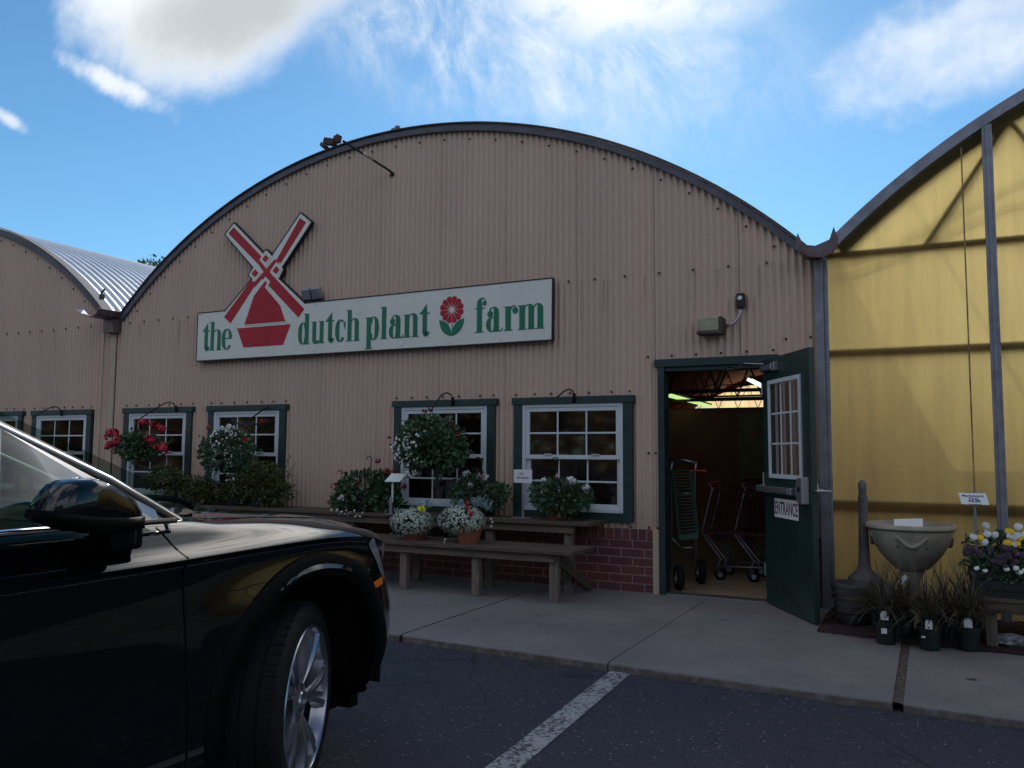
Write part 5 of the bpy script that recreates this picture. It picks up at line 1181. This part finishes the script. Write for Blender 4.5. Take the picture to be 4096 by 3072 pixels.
# ------------------------------------------------------------------ far trees
def tree(name, label, x, y, h, crown_r, m, n, L, rg, group=None):
    T = thing(name, label, 'tree', group, loc=(x, y, gz(y)))
    mb = MB(); mb.tube([(0, 0, 0), (.1, 0, h * .35), (-.1, .1, h * .6), (.1, 0, h * .85)], [.28, .2, .14, .05], 8)
    for k in range(9):
        a_ = rg.uniform(0, 6.28); z0 = h * rg.uniform(.35, .7); mb.tube([(0, 0, z0), (math.cos(a_) * crown_r * .4, math.sin(a_) * crown_r * .4, z0 + h * .12), (math.cos(a_) * crown_r * .75, math.sin(a_) * crown_r * .75, z0 + h * .18)], [.09, .05, .02], 5)
    mb.build('trunk', 'woodleg', T)
    mb = MB()
    for k in range(14):
        a_ = rg.uniform(0, 6.28); rr_ = crown_r * rg.uniform(0, .65); z = h * rg.uniform(.45, .88); s_ = crown_r * rg.uniform(.28, .5)
        foliage(mb, (math.cos(a_) * rr_, math.sin(a_) * rr_, z), (s_, s_, s_ * .8), n // 14, L, rg, .3, .4)
    mb.build('crown', m, T)
rgt = random.Random(5)
tree('shade_tree', 'distant pale green treetop just showing above the left metal roof', -46.3, 33, 16.2, 3.8, 'sagewood', 12000, .26, rgt)
# wood edge behind the viewpoint, mirrored by the window panes and the car
mb = MB()
for k in range(48):
    x = -78 + k * 2.9 + rgt.uniform(-1, 1); y = -34 + rgt.uniform(-4, 3); h = rgt.uniform(8, 12)
    foliage(mb, (x, y, h * .48), (2.9, 2.2, h * .5), 1700, .50, rgt, .25, .3)
tag(mb.build('woodland_edge', 'treeleaf'), 'line of leafy trees across the lot mirrored in the window panes', kind='stuff')

# ------------------------------------------------------------------ car
exec_car = True
CX, YA, ZC, GZ = -3.02, -5.254, .377, .010
CAR = thing('parked_suv', 'black SUV parked nose-in at left with front wheel turned', 'car', loc=(CX, YA, GZ))
# control rows: per station a -> list of (s, z) from sill to centreline, z relative to world
def st(sw, crz, hz, cz, lowz=.22, cs=.935, deck=None, b=0.):
    r = [(.60 * sw, lowz), (.86 * sw, lowz + .01), (.905 * sw, lowz + .10), (.918 * sw, .52), ((.912 + .052 * b) * sw, .74 + .10 * b), ((.908 + .004 * b) * sw, crz - .075 + .012 * b), (.917 * sw, crz - .022), ((cs - .004) * sw, crz - .006), (cs * sw, crz), ((cs - .005) * sw, crz + .008), ((cs - .03) * sw, crz + .030), ((cs - .075) * sw, hz - .018), ((cs - .14) * sw, hz), (.52 * sw, (hz * .45 + cz * .55) if deck is None else deck), (.25 * sw, cz - .004 if deck is None else deck), (.0, cz if deck is None else deck)]
    return r
ST = [(-3.75, st(.80, .93, .98, 1.0, .35)), (-3.62, st(.93, .95, 1.02, 1.03, .30)), (-3.3, st(.99, .965, 1.06, 1.06, .25, deck=.98)), (-2.82, st(1.005, .975, 1.085, 1.1, .22, deck=.95)), (-2.0, st(1.0, .978, 1.092, 1.1, .20, deck=.93)),
      (-1.2, st(1.0, .972, 1.100, 1.1, .20, deck=.93)), (-.75, st(1.0, .974, 1.100, 1.1, .20, deck=.96)), (-.56, st(1.0, .977, 1.095, 1.135, .20)), (-.40, st(1.0, .980, 1.080, 1.125, .20, b=.25)), (-.15, st(1.003, .984, 1.068, 1.10, .20, b=.75)), (.0, st(1.006, .985, 1.058, 1.085, .21, b=1.)), (.15, st(1.005, .980, 1.046, 1.068, .22, b=.9)),
      (.30, st(1.0, .966, 1.022, 1.045, .25, b=.4)), (.42, st(.992, .945, .992, 1.02, .29)), (.54, st(.952, .915, .950, .985, .31)), (.64, st(.893, .878, .905, .940, .33)), (.72, st(.828, .835, .855, .885, .34)), (.79, st(.742, .79, .805, .83, .35)), (.845, st(.64, .74, .75, .78, .36)), (.875, st(.52, .69, .70, .72, .37)), (.885, st(.40, .66, .67, .69, .38))]
A_ = np.array([s_[0] for s_ in ST]); SZ = np.array([[list(p) for p in s_[1]] for s_ in ST])
def pchip(x, y, xq):
    h = np.diff(x); d = np.diff(y) / h; m_ = np.zeros_like(y); 
    for i in range(1, len(x) - 1):
        if d[i - 1] * d[i] > 0: w1 = 2 * h[i] + h[i - 1]; w2 = h[i] + 2 * h[i - 1]; m_[i] = (w1 + w2) / (w1 / d[i - 1] + w2 / d[i])
    m_[0] = d[0]; m_[-1] = d[-1]; i = np.clip(np.searchsorted(x, xq) - 1, 0, len(h) - 1); t_ = (xq - x[i]) / h[i]
    return (2 * t_**3 - 3 * t_**2 + 1) * y[i] + (t_**3 - 2 * t_**2 + t_) * h[i] * m_[i] + (-2 * t_**3 + 3 * t_**2) * y[i + 1] + (t_**3 - t_**2) * h[i] * m_[i + 1]
aq = np.concatenate([np.arange(-3.75, -3.4, .03), np.arange(-3.4, .9, .025)]); aq = aq[aq < .885]; aq = np.append(aq, .885)
nr = SZ.shape[1]; Sg = np.array([pchip(A_, SZ[:, r, 0], aq) for r in range(nr)]).T; Zg = np.array([pchip(A_, SZ[:, r, 1], aq) for r in range(nr)]).T
# refine across rows with catmull-rom
def refine(P, sub):
    out_ = []; n_ = P.shape[1]
    for i in range(n_ - 1):
        p0, p1, p2, p3 = P[:, max(i - 1, 0)], P[:, i], P[:, i + 1], P[:, min(i + 2, n_ - 1)]
        k = sub[i]
        for j in range(k):
            t_ = j / k
            d1 = np.linalg.norm(p2 - p1, axis=1, keepdims=True) + 1e-6; d0 = np.linalg.norm(p1 - p0, axis=1, keepdims=True) + 1e-6; d2 = np.linalg.norm(p3 - p2, axis=1, keepdims=True) + 1e-6
            m1 = ((p2 - p1) / d1 + (p1 - p0) / d0) * .5 * d1 if i > 0 else (p2 - p1); m2 = ((p3 - p2) / d2 + (p2 - p1) / d1) * .5 * d1 if i < n_ - 2 else (p2 - p1)
            out_.append((2 * t_**3 - 3 * t_**2 + 1) * p1 + (t_**3 - 2 * t_**2 + t_) * m1 + (-2 * t_**3 + 3 * t_**2) * p2 + (t_**3 - t_**2) * m2)
    out_.append(P[:, -1]); return np.stack(out_, 1)
PP = np.stack([Sg, Zg], 2); sub = [3, 4, 10, 10, 7, 3, 2, 1, 1, 2, 4, 4, 8, 6, 5]
RF = refine(PP, sub)  # (na, nrr, 2)
na, nrr = RF.shape[:2]
def lean(a_, z): g_ = min(1, max(0, (a_ - .3) / .5)); g_ = g_ * g_ * (3 - 2 * g_); return -g_ * max(0, z - .62) * .40 - g_ * max(0, .50 - z) * .95
def s_at(a_, z):
    i = int(np.clip(np.searchsorted(aq, a_) - 1, 0, len(aq) - 2)); f_ = float(np.clip((a_ - aq[i]) / (aq[i + 1] - aq[i]), 0, 1))
    o_ = [float(np.interp(z, RF[j, 4:51, 1], RF[j, 4:51, 0])) for j in (i, i + 1)]
    return o_[0] * (1 - f_) + o_[1] * f_
AR = .468; ARZ = .405
def side_mesh(sgn):
    V_ = {}; vs = []; fs = []
    def vid(i, k):
        if (i, k) not in V_:
            a_ = float(aq[i]); s_, z = RF[i, k]; yy = a_ + lean(a_, z)
            V_[(i, k)] = len(vs); vs.append([sgn * s_, yy, z - GZ])
        return V_[(i, k)]
    def inside(a_, z, s_):
        return s_ > .5 and ((a_ ** 2 + (z - ARZ) ** 2) < AR ** 2 or ((a_ + 2.82) ** 2 + (z - ARZ) ** 2) < AR ** 2) and z < .93
    keep = {}
    for i in range(na - 1):
        for k in range(nrr - 1):
            a_ = (aq[i] + aq[i + 1]) / 2; z = (RF[i, k, 1] + RF[i + 1, k + 1, 1]) / 2; s_ = RF[i, k, 0]
            if not inside(a_, z, s_): keep[(i, k)] = 1
    cnt = {}
    for (i, k) in keep:
        for q in ((i, k), (i + 1, k), (i + 1, k + 1), (i, k + 1)): cnt[q] = cnt.get(q, 0) + 1
        f = (vid(i, k), vid(i + 1, k), vid(i + 1, k + 1), vid(i, k + 1)); fs.append(f if sgn < 0 else f[::-1])
    for (i, k), c_ in cnt.items():
        if c_ < 4 and 0 < k < nrr - 1 and 0 < i < na - 1:
            v_ = vs[V_[(i, k)]]
            for ac in (0, -2.82):
                dy, dz = aq[i] - ac, RF[i, k, 1] - ARZ; d = math.hypot(dy, dz)
                if abs(d - AR) < .05:
                    v_[1] = ac + dy / d * AR + lean(aq[i], v_[2]); v_[2] = ARZ + dz / d * AR - GZ
    return vs, fs
mb = MB()
for sgn in (1, -1):
    vs, fs = side_mesh(sgn); mb.add(vs, fs)
nose = [(sgn * RF[-1, k, 0], float(aq[-1]) + lean(.885, RF[-1, k, 1]), RF[-1, k, 1] - GZ) for sgn, ks in ((1, range(nrr)), (-1, range(nrr - 2, -1, -1))) for k in ks]
mb.add(nose, [tuple(range(len(nose)))])
tail = [(sgn * RF[0, k, 0], float(aq[0]), RF[0, k, 1] - GZ) for sgn, ks in ((1, range(nrr)), (-1, range(nrr - 2, -1, -1))) for k in ks]
mb.add(tail, [tuple(range(len(tail)))[::-1]])
BO = mb.build('body', 'carpaint', CAR, smooth=True); weld(BO, .0008); BO.data.set_sharp_from_angle(angle=R(50))
# wheel-arch flares and liners
for sgn in (1, -1):
    for ac in (0., -2.82):
        mb = MB(); rows = []
        for i in range(41):
            th = R((-5 if ac == 0 else -22) + (207 if ac == 0 else 224) * i / 40); ct, s_t = math.cos(th), math.sin(th); ro = []
            for (r_, o_) in ((.440, -.10), (.440, .004), (.455, .012), (.505, .012), (.522, .002), (.524, -.006)):
                yy = ac + r_ * ct; z = ARZ + r_ * s_t; s0 = s_at(ac + .50 * ct, min(.93, ARZ + .50 * s_t)); ro.append((sgn * (s0 + o_), yy + lean(yy, z) * .9, z - GZ))
            rows.append(ro)
        mb.grid(rows); mb.build('wheel_arch_trim', 'carplastic', CAR, smooth=True, auto=35)
        mb = MB(); rows = []
        for i in range(33):
            th = R(-8 + 216 * i / 32); rows.append([(sgn * .45, ac + .46 * math.cos(th), ARZ + .46 * math.sin(th) - GZ), (sgn * .90, ac + .46 * math.cos(th), ARZ + .46 * math.sin(th) - GZ)])
        mb.grid(rows); mb.add([(sgn * .45, ac + .47 * math.cos(R(360 * k / 30)), ARZ + .47 * math.sin(R(360 * k / 30)) - GZ) for k in range(30)], [tuple(range(30))]); mb.build('wheel_well', 'rubber', CAR)
# lower valance, underbody, sill strips
mb = MB(); mb.box(-.76, .76, .44, .50, .205, .37)
mb.box(-.70, .70, -3.4, .44, .205, .25); mb.build('underbody', 'carplastic', CAR, bevel=.01)
for sgn in (1, -1):
    mb = MB(); mb.box(min(sgn * .84, sgn * .915), max(sgn * .84, sgn * .915), -2.32, -.50, .18, .33); mb.build('sill_trim', 'carplastic', CAR, bevel=.015)
# panel gaps, as thin dark strips sunk in the paint
def seam(pts):
    mb = MB(); rows = []
    for (a_, z) in pts: s0 = s_at(a_, z) + .0022; rows.append([(s0, a_ - .003, z - GZ), (s0, a_ + .003, z - GZ)])
    mb.grid(rows); mb.build('door_gap', 'carplastic', CAR); mb = MB(); mb.grid([[(-p[0][0], p[0][1], p[0][2]), (-p[1][0], p[1][1], p[1][2])] for p in rows]); mb.build('door_gap', 'carplastic', CAR)
seam([(-.70 + .07 * t_, 1.078 - .10 * t_) for t_ in [i / 40 for i in range(41)]]); seam([(-.63 + .04 * math.sin(t_ * 1.5), .975 - .70 * t_) for t_ in [i / 30 for i in range(31)]])
seam([(-1.72, 1.05 - .80 * i / 30) for i in range(31)])
rows = []
for a_ in np.arange(-.5, .43, .02):   # hood shut line just inboard of the crest
    i = int(np.argmin(abs(aq - a_))); k = sum(sub[:12]); s_, z = RF[i, k]; s2, z2 = RF[i, k + 1]
    rows.append([(s_, a_ + lean(a_, z), z - GZ + .0012), (s2 + (s_ - s2) * .5, a_ + lean(a_, z), z + (z2 - z) * .5 - GZ + .0012)])
mb = MB(); mb.grid(rows); mb.build('hood_gap', 'carplastic', CAR); mb = MB(); mb.grid([[(-q[0], q[1], q[2]) for q in r_] for r_ in rows]); mb.build('hood_gap', 'carplastic', CAR)
# headlights, markers
for sgn in (1, -1):
    def sp(a_, z, o_=.004): return (sgn * (s_at(a_, z) + o_), a_ + lean(a_, z), z - GZ)
    mb = MB(); rows = []
    for i in range(15):
        t_ = i / 14; a_ = .335 + .38 * t_; zl = .932 - .14 * min(1, t_ * 2.1) - .05 * t_; zt = zl + .012 + .055 * math.sin(math.pi * min(1., .12 + t_ * .8)); zb = zl; rows.append([sp(a_, zt + (zb - zt) * j / 6, .005) for j in range(7)])
    mb.grid(rows); mb.build('headlight', 'lamp_glass', CAR, smooth=True)
    mb = MB(); rows = [[sp(.375 + .125 * i / 6 , .742 + .030 * j / 3 + .008 * i / 6, .006) for j in range(4)] for i in range(7)]; mb.grid(rows); mb.build('side_marker', 'amber', CAR, smooth=True)
mb = MB(); mb.box(-.38, .38, .86, .90, .36, .62); 
mb.build('grille', 'carplastic', CAR, bevel=.02)
# cabin: roof, pillars, glass
def cp(s_, a_, z): return Vector((s_, a_, z - GZ))
for sgn in (1, -1):
    mb = MB()   # A pillar
    A_pts = [(.84, -.47, 1.045), (.82, -.545, 1.068), (.795, -.815, 1.222), (.77, -1.146, 1.372), (.735, -1.45, 1.505), (.71, -1.68, 1.575), (.695, -1.95, 1.625)]
    rows = []
    for (s_, a_, z) in A_pts:
        rows.append([cp(sgn * (s_ - .075), a_ + .018, z + .004), cp(sgn * (s_ - .02), a_ + .015, z + .020), cp(sgn * s_, a_ - .01, z + .002), cp(sgn * (s_ + .014), a_ - .055, z - .030), cp(sgn * (s_ + .016), a_ - .075, z - .052), cp(sgn * (s_ - .06), a_ - .08, z - .05)])
    mb.grid(rows, closeu=True); mb.build('windshield_pillar', 'carpaint', CAR, smooth=True, auto=50)
    mb = MB(); mb.tube([cp(sgn * (s_ + .002), a_ - .004, z + .004) for (s_, a_, z) in A_pts[1:]], .011, 8); mb.build('pillar_glint_trim', 'steel', CAR, smooth=True)  # metal strip added for the glint along the pillar's top edge
    mb = MB(); tp = [cp(sgn * (s_ + .020), a_ - .068, z - .046) for (s_, a_, z) in A_pts[1:]]
    mb.tube([cp(sgn * .905, -.70, 1.098)] + tp + [cp(sgn * .72, -2.4, 1.60), cp(sgn * .78, -3.1, 1.45)], .009, 6); mb.build('window_chrome_upper', 'chrome', CAR, smooth=True)
    mb = MB(); mb.tube([cp(sgn * .905, -.66, 1.098), cp(sgn * .902, -1.2, 1.102), cp(sgn * .902, -2.2, 1.10), cp(sgn * .87, -3.1, 1.12)], .010, 6); mb.build('window_chrome_lower', 'chrome', CAR, smooth=True)
    mb = MB(); low = [(.885, -.70, 1.09), (.885, -1.2, 1.095), (.885, -1.75, 1.10), (.88, -2.3, 1.10), (.86, -3.0, 1.12)]; upp = [(.86, -.70, 1.13), (.785, -1.15, 1.37), (.735, -1.75, 1.57), (.73, -2.3, 1.585), (.74, -3.0, 1.48)]
    mb.grid([[cp(sgn * p[0], p[1], p[2]) for p in low], [cp(sgn * p[0], p[1], p[2]) for p in upp]]); mb.build('side_window', 'carglass', CAR)
    mb = MB(); mb.bar(cp(sgn * .885, -1.74, 1.09), cp(sgn * .73, -1.80, 1.60), .03, .10, (0, 1, 0)); mb.bar(cp(sgn * .87, -2.62, 1.09), cp(sgn * .74, -2.75, 1.58), .03, .12, (0, 1, 0)); mb.bar(cp(sgn * .83, -3.35, 1.05), cp(sgn * .70, -2.95, 1.58), .05, .22, (0, 1, 0)); mb.build('door_pillar', 'carplastic', CAR)
mb = MB(); rows = []
for (a_, z, s_) in ((-1.28, 1.50, .70), (-1.45, 1.575, .70), (-1.62, 1.62, .69), (-1.95, 1.66, .685), (-2.4, 1.66, .68), (-2.9, 1.60, .66), (-3.3, 1.52, .60)): rows.append([cp(x * s_, a_, z - .04 * abs(x) ** 3 + (.0 if abs(x) < .99 else -.015)) for x in (-1, -.9, -.6, -.3, 0, .3, .6, .9, 1)])
mb.grid(rows); mb.build('roof', 'carpaint', CAR, smooth=True)
mb = MB(); rows = []
for t_ in [i / 8 for i in range(9)]:
    a_ = -.42 - .95 * t_; z = 1.115 + .415 * t_ - .03 * (t_ - .5) ** 2; s_ = .80 - .10 * t_; rows.append([cp(x * s_, a_ + .10 * (1 - x * x), z) for x in (-1, -.66, -.33, 0, .33, .66, 1)])
mb.grid(rows); mb.build('windshield', 'windshield', CAR, smooth=True)
mb = MB(); rows = [[cp(x * .72, -3.3, 1.50) for x in (-1, 0, 1)], [cp(x * .82, -3.62, 1.06) for x in (-1, 0, 1)]]; mb.grid(rows); mb.build('rear_window', 'carglass', CAR)
mb = MB(); mb.tube([cp(.35, -.28, 1.13), cp(-.1, -.30, 1.145), cp(-.5, -.36, 1.14)], .012, 6); mb.tube([cp(.62, -.33, 1.11), cp(.60, -.38, 1.14), cp(.2, -.40, 1.15)], .012, 6); mb.build('wiper', 'carplastic', CAR)
# interior
mb = MB(); mb.box(-.78, .78, -1.05, -.55, .93, 1.055); mb.build('dashboard', 'carplastic', CAR, bevel=.03)
for s_ in (-.38, .38):
    for a_ in (-1.75, -2.7):
        mb = MB(); mb.box(s_ - .24, s_ + .24, a_ - .12, a_ + .02, .80, 1.30); mb.box(s_ - .12, s_ + .12, a_ - .13, a_ - .05, 1.31, 1.46); mb.build('seat', 'seat', CAR, bevel=.04)
mb = MB(); mb.tube([cp(-.38 + .18 * math.cos(R(20 * k)), -1.18 + .06 * math.sin(R(20 * k)), 1.08 + .17 * math.sin(R(20 * k))) for k in range(19)], .014, 8); mb.build('steering_wheel', 'carplastic', CAR, smooth=True)
mb = MB()
mb.tube([(.925, -1.32, 1.03 - GZ), (.952, -1.36, 1.03 - GZ), (.955, -1.50, 1.032 - GZ), (.925, -1.54, 1.03 - GZ)], .014, 8); mb.build('door_handle', 'chrome', CAR, smooth=True)
# folded mirrors
mir = [(-6.389, 1.226), (-6.361, 1.237), (-6.323, 1.242), (-6.282, 1.238), (-6.250, 1.224), (-6.210, 1.203), (-6.165, 1.178), (-6.134, 1.130), (-6.134, 1.095), (-6.20, 1.088), (-6.299, 1.094), (-6.346, 1.103), (-6.425, 1.131), (-6.441, 1.145), (-6.421, 1.19)]
mc = (-6.28, 1.165)
for sgn in (1, -1):
    mb = MB(); rows = []
    for (o_, k, dz) in ((-.05, .80, 0), (-.02, .97, 0), (.02, 1.0, 0), (.045, .97, 0), (.065, .88, .004), (.078, .72, .008), (.086, .48, .010), (.088, .2, .012), (.088, .01, .012)):
        rows.append([(sgn * (.975 + o_), mc[0] + (y - mc[0]) * k - YA, mc[1] + (z - mc[1]) * k + dz - GZ) for y, z in mir])
    mb.grid(rows, closeu=True); MI = mb.build('mirror', 'carpaint', CAR, smooth=True, auto=60)
    mb = MB(); rows = []
    lo_ = [(y, z) for y, z in mir if z < 1.15]
    lo_ = [(-6.134, 1.130), (-6.134, 1.095), (-6.20, 1.088), (-6.299, 1.094), (-6.346, 1.103), (-6.425, 1.131), (-6.441, 1.145), (-6.436, 1.163), (-6.30, 1.142)]
    for (o_, k) in ((-.05, .82), (-.02, 1.0), (.02, 1.03), (.05, 1.0), (.072, .9), (.086, .7), (.090, .4), (.090, .01)):
        rows.append([(sgn * (.977 + o_), -6.28 + (y + 6.28) * k - YA, 1.125 + (z - 1.125) * k - GZ) for y, z in lo_])
    mb.grid(rows, closeu=True); mb.build('lower_shell', 'carplastic', MI, smooth=True, auto=60)
    mb = MB(); mb.obox((sgn * .94, -6.165 - YA, 1.075 - GZ), (.05, 0, 0), (0, .045, 0), (0, 0, .035)); mb.obox((sgn * .90, -6.12 - YA, 1.06 - GZ), (.03, 0, 0), (0, .07, 0), (0, 0, .035)); mb.build('mirror_foot', 'carplastic', MI, bevel=.012)
# wheels
def wheel(center, yaw, sgn):
    Rm = Matrix.Rotation(yaw, 3, 'Z') @ Matrix.Rotation(R(90), 3, 'Y')   # local z -> outward (+x)
    if sgn < 0: Rm = Matrix.Rotation(math.pi + yaw, 3, 'Z') @ Matrix.Rotation(R(90), 3, 'Y')
    c_ = Vector(center); W_ = bpy.data.objects.new('wheel', None); col.objects.link(W_); W_.parent = CAR; W_.location = c_; W_.empty_display_size = .2
    mb = MB(); r = .367
    prof = [(.262, -.235), (.30, -.240), (.340, -.232), (.356, -.215)]
    for g0 in (-.185, -.125, -.065): prof += [(.3655, g0 - .006), (.3655, g0 - .005), (.358, g0 - .004), (.358, g0 + .004), (.3655, g0 + .005)]
    prof += [(.364, -.030), (.357, -.014), (.345, -.002), (.330, .006), (.31, .009), (.295, .006), (.285, .004), (.277, -.002), (.272, -.012)]
    mb.lathe(prof, (0, 0, 0), 72, Rm); 
    for k in range(60):   # shoulder sipes as small dark ribs
        a_ = 2 * math.pi * k / 60; p = Rm @ Vector((.362 * math.cos(a_), .362 * math.sin(a_), -.034)); tn = Rm @ Vector((-math.sin(a_), math.cos(a_), 0)); ax = Rm @ Vector((0, 0, 1)); rd = Rm @ Vector((math.cos(a_), math.sin(a_), 0)); mb.obox(p, tn * .010, ax * .022, rd * .0045)
    mb.build('tyre', 'rubber', W_, smooth=True, auto=35)
    mb = MB(); mb.lathe([(.2775, -.01), (.279, .004), (.275, .008), (.268, .006), (.262, -.004), (.258, -.03), (.250, -.05)], (0, 0, 0), 72, Rm)
    for k in range(5):
        for off, wd in ((-.17, 1), (.17, 1)):
            a_ = 2 * math.pi * k / 5 + R(90)
            def Q(rr_, ang_, z): return Rm @ Vector((rr_ * math.cos(ang_), rr_ * math.sin(ang_), z))
            rows = []
            for t_ in [i / 8 for i in range(9)]:
                rr_ = .050 + .214 * t_; ang_ = a_ + off * (.35 + .85 * t_ ** .8) * 1.25; hw = (.016 + .020 * t_) / rr_ * (1 if True else 1); z = -.030 + .030 * t_ + .012 * math.sin(t_ * math.pi)
                rows.append([Q(rr_, ang_ - hw, z - .035), Q(rr_, ang_ - hw * .8, z), Q(rr_, ang_ - hw * .1, z + .004), Q(rr_, ang_ + hw * .25, z - .010), Q(rr_, ang_ + hw * .8, z - .004), Q(rr_, ang_ + hw, z - .04)])
            mb.grid(rows)
    mb.lathe([(.075, -.06), (.075, -.028), (.060, -.020), (.040, -.018), (.036, -.012), (.0001, -.010)], (0, 0, 0), 32, Rm); mb.build('rim', 'alloy', W_, smooth=True, auto=30)
    mb = MB(); mb.lathe([(.258, -.04), (.250, -.20)], (0, 0, 0), 40, Rm); mb.lathe([(.25, -.10), (.0001, -.10)], (0, 0, 0), 40, Rm); 
    for k in range(5): a_ = 2 * math.pi * (k + .5) / 5 + R(90); mb.lathe([(.009, -.05), (.009, -.030), (.0001, -.028)], Rm @ Vector((.056 * math.cos(a_), .056 * math.sin(a_), 0)), 8, Rm)
    mb.build('wheel_inner', 'alloydark', W_)
    mb = MB()
    for k in range(4):
        x0 = -.0165 + .011 * k; mb.tube([Rm @ Vector((.0072 * math.sin(t_), x0 + .0072 * math.cos(t_), -.0085 + .0003 * k)) for t_ in [2 * math.pi * i / 16 for i in range(17)]], .0012, 4)
    mb.build('wheel_emblem', 'chrome', W_)
wheel((.89, 0, ZC - GZ), R(23.6), 1); wheel((-.89, 0, ZC - GZ), R(23.6), -1); wheel((.895, -2.82, ZC - GZ), 0., 1); wheel((-.895, -2.82, ZC - GZ), 0., -1)
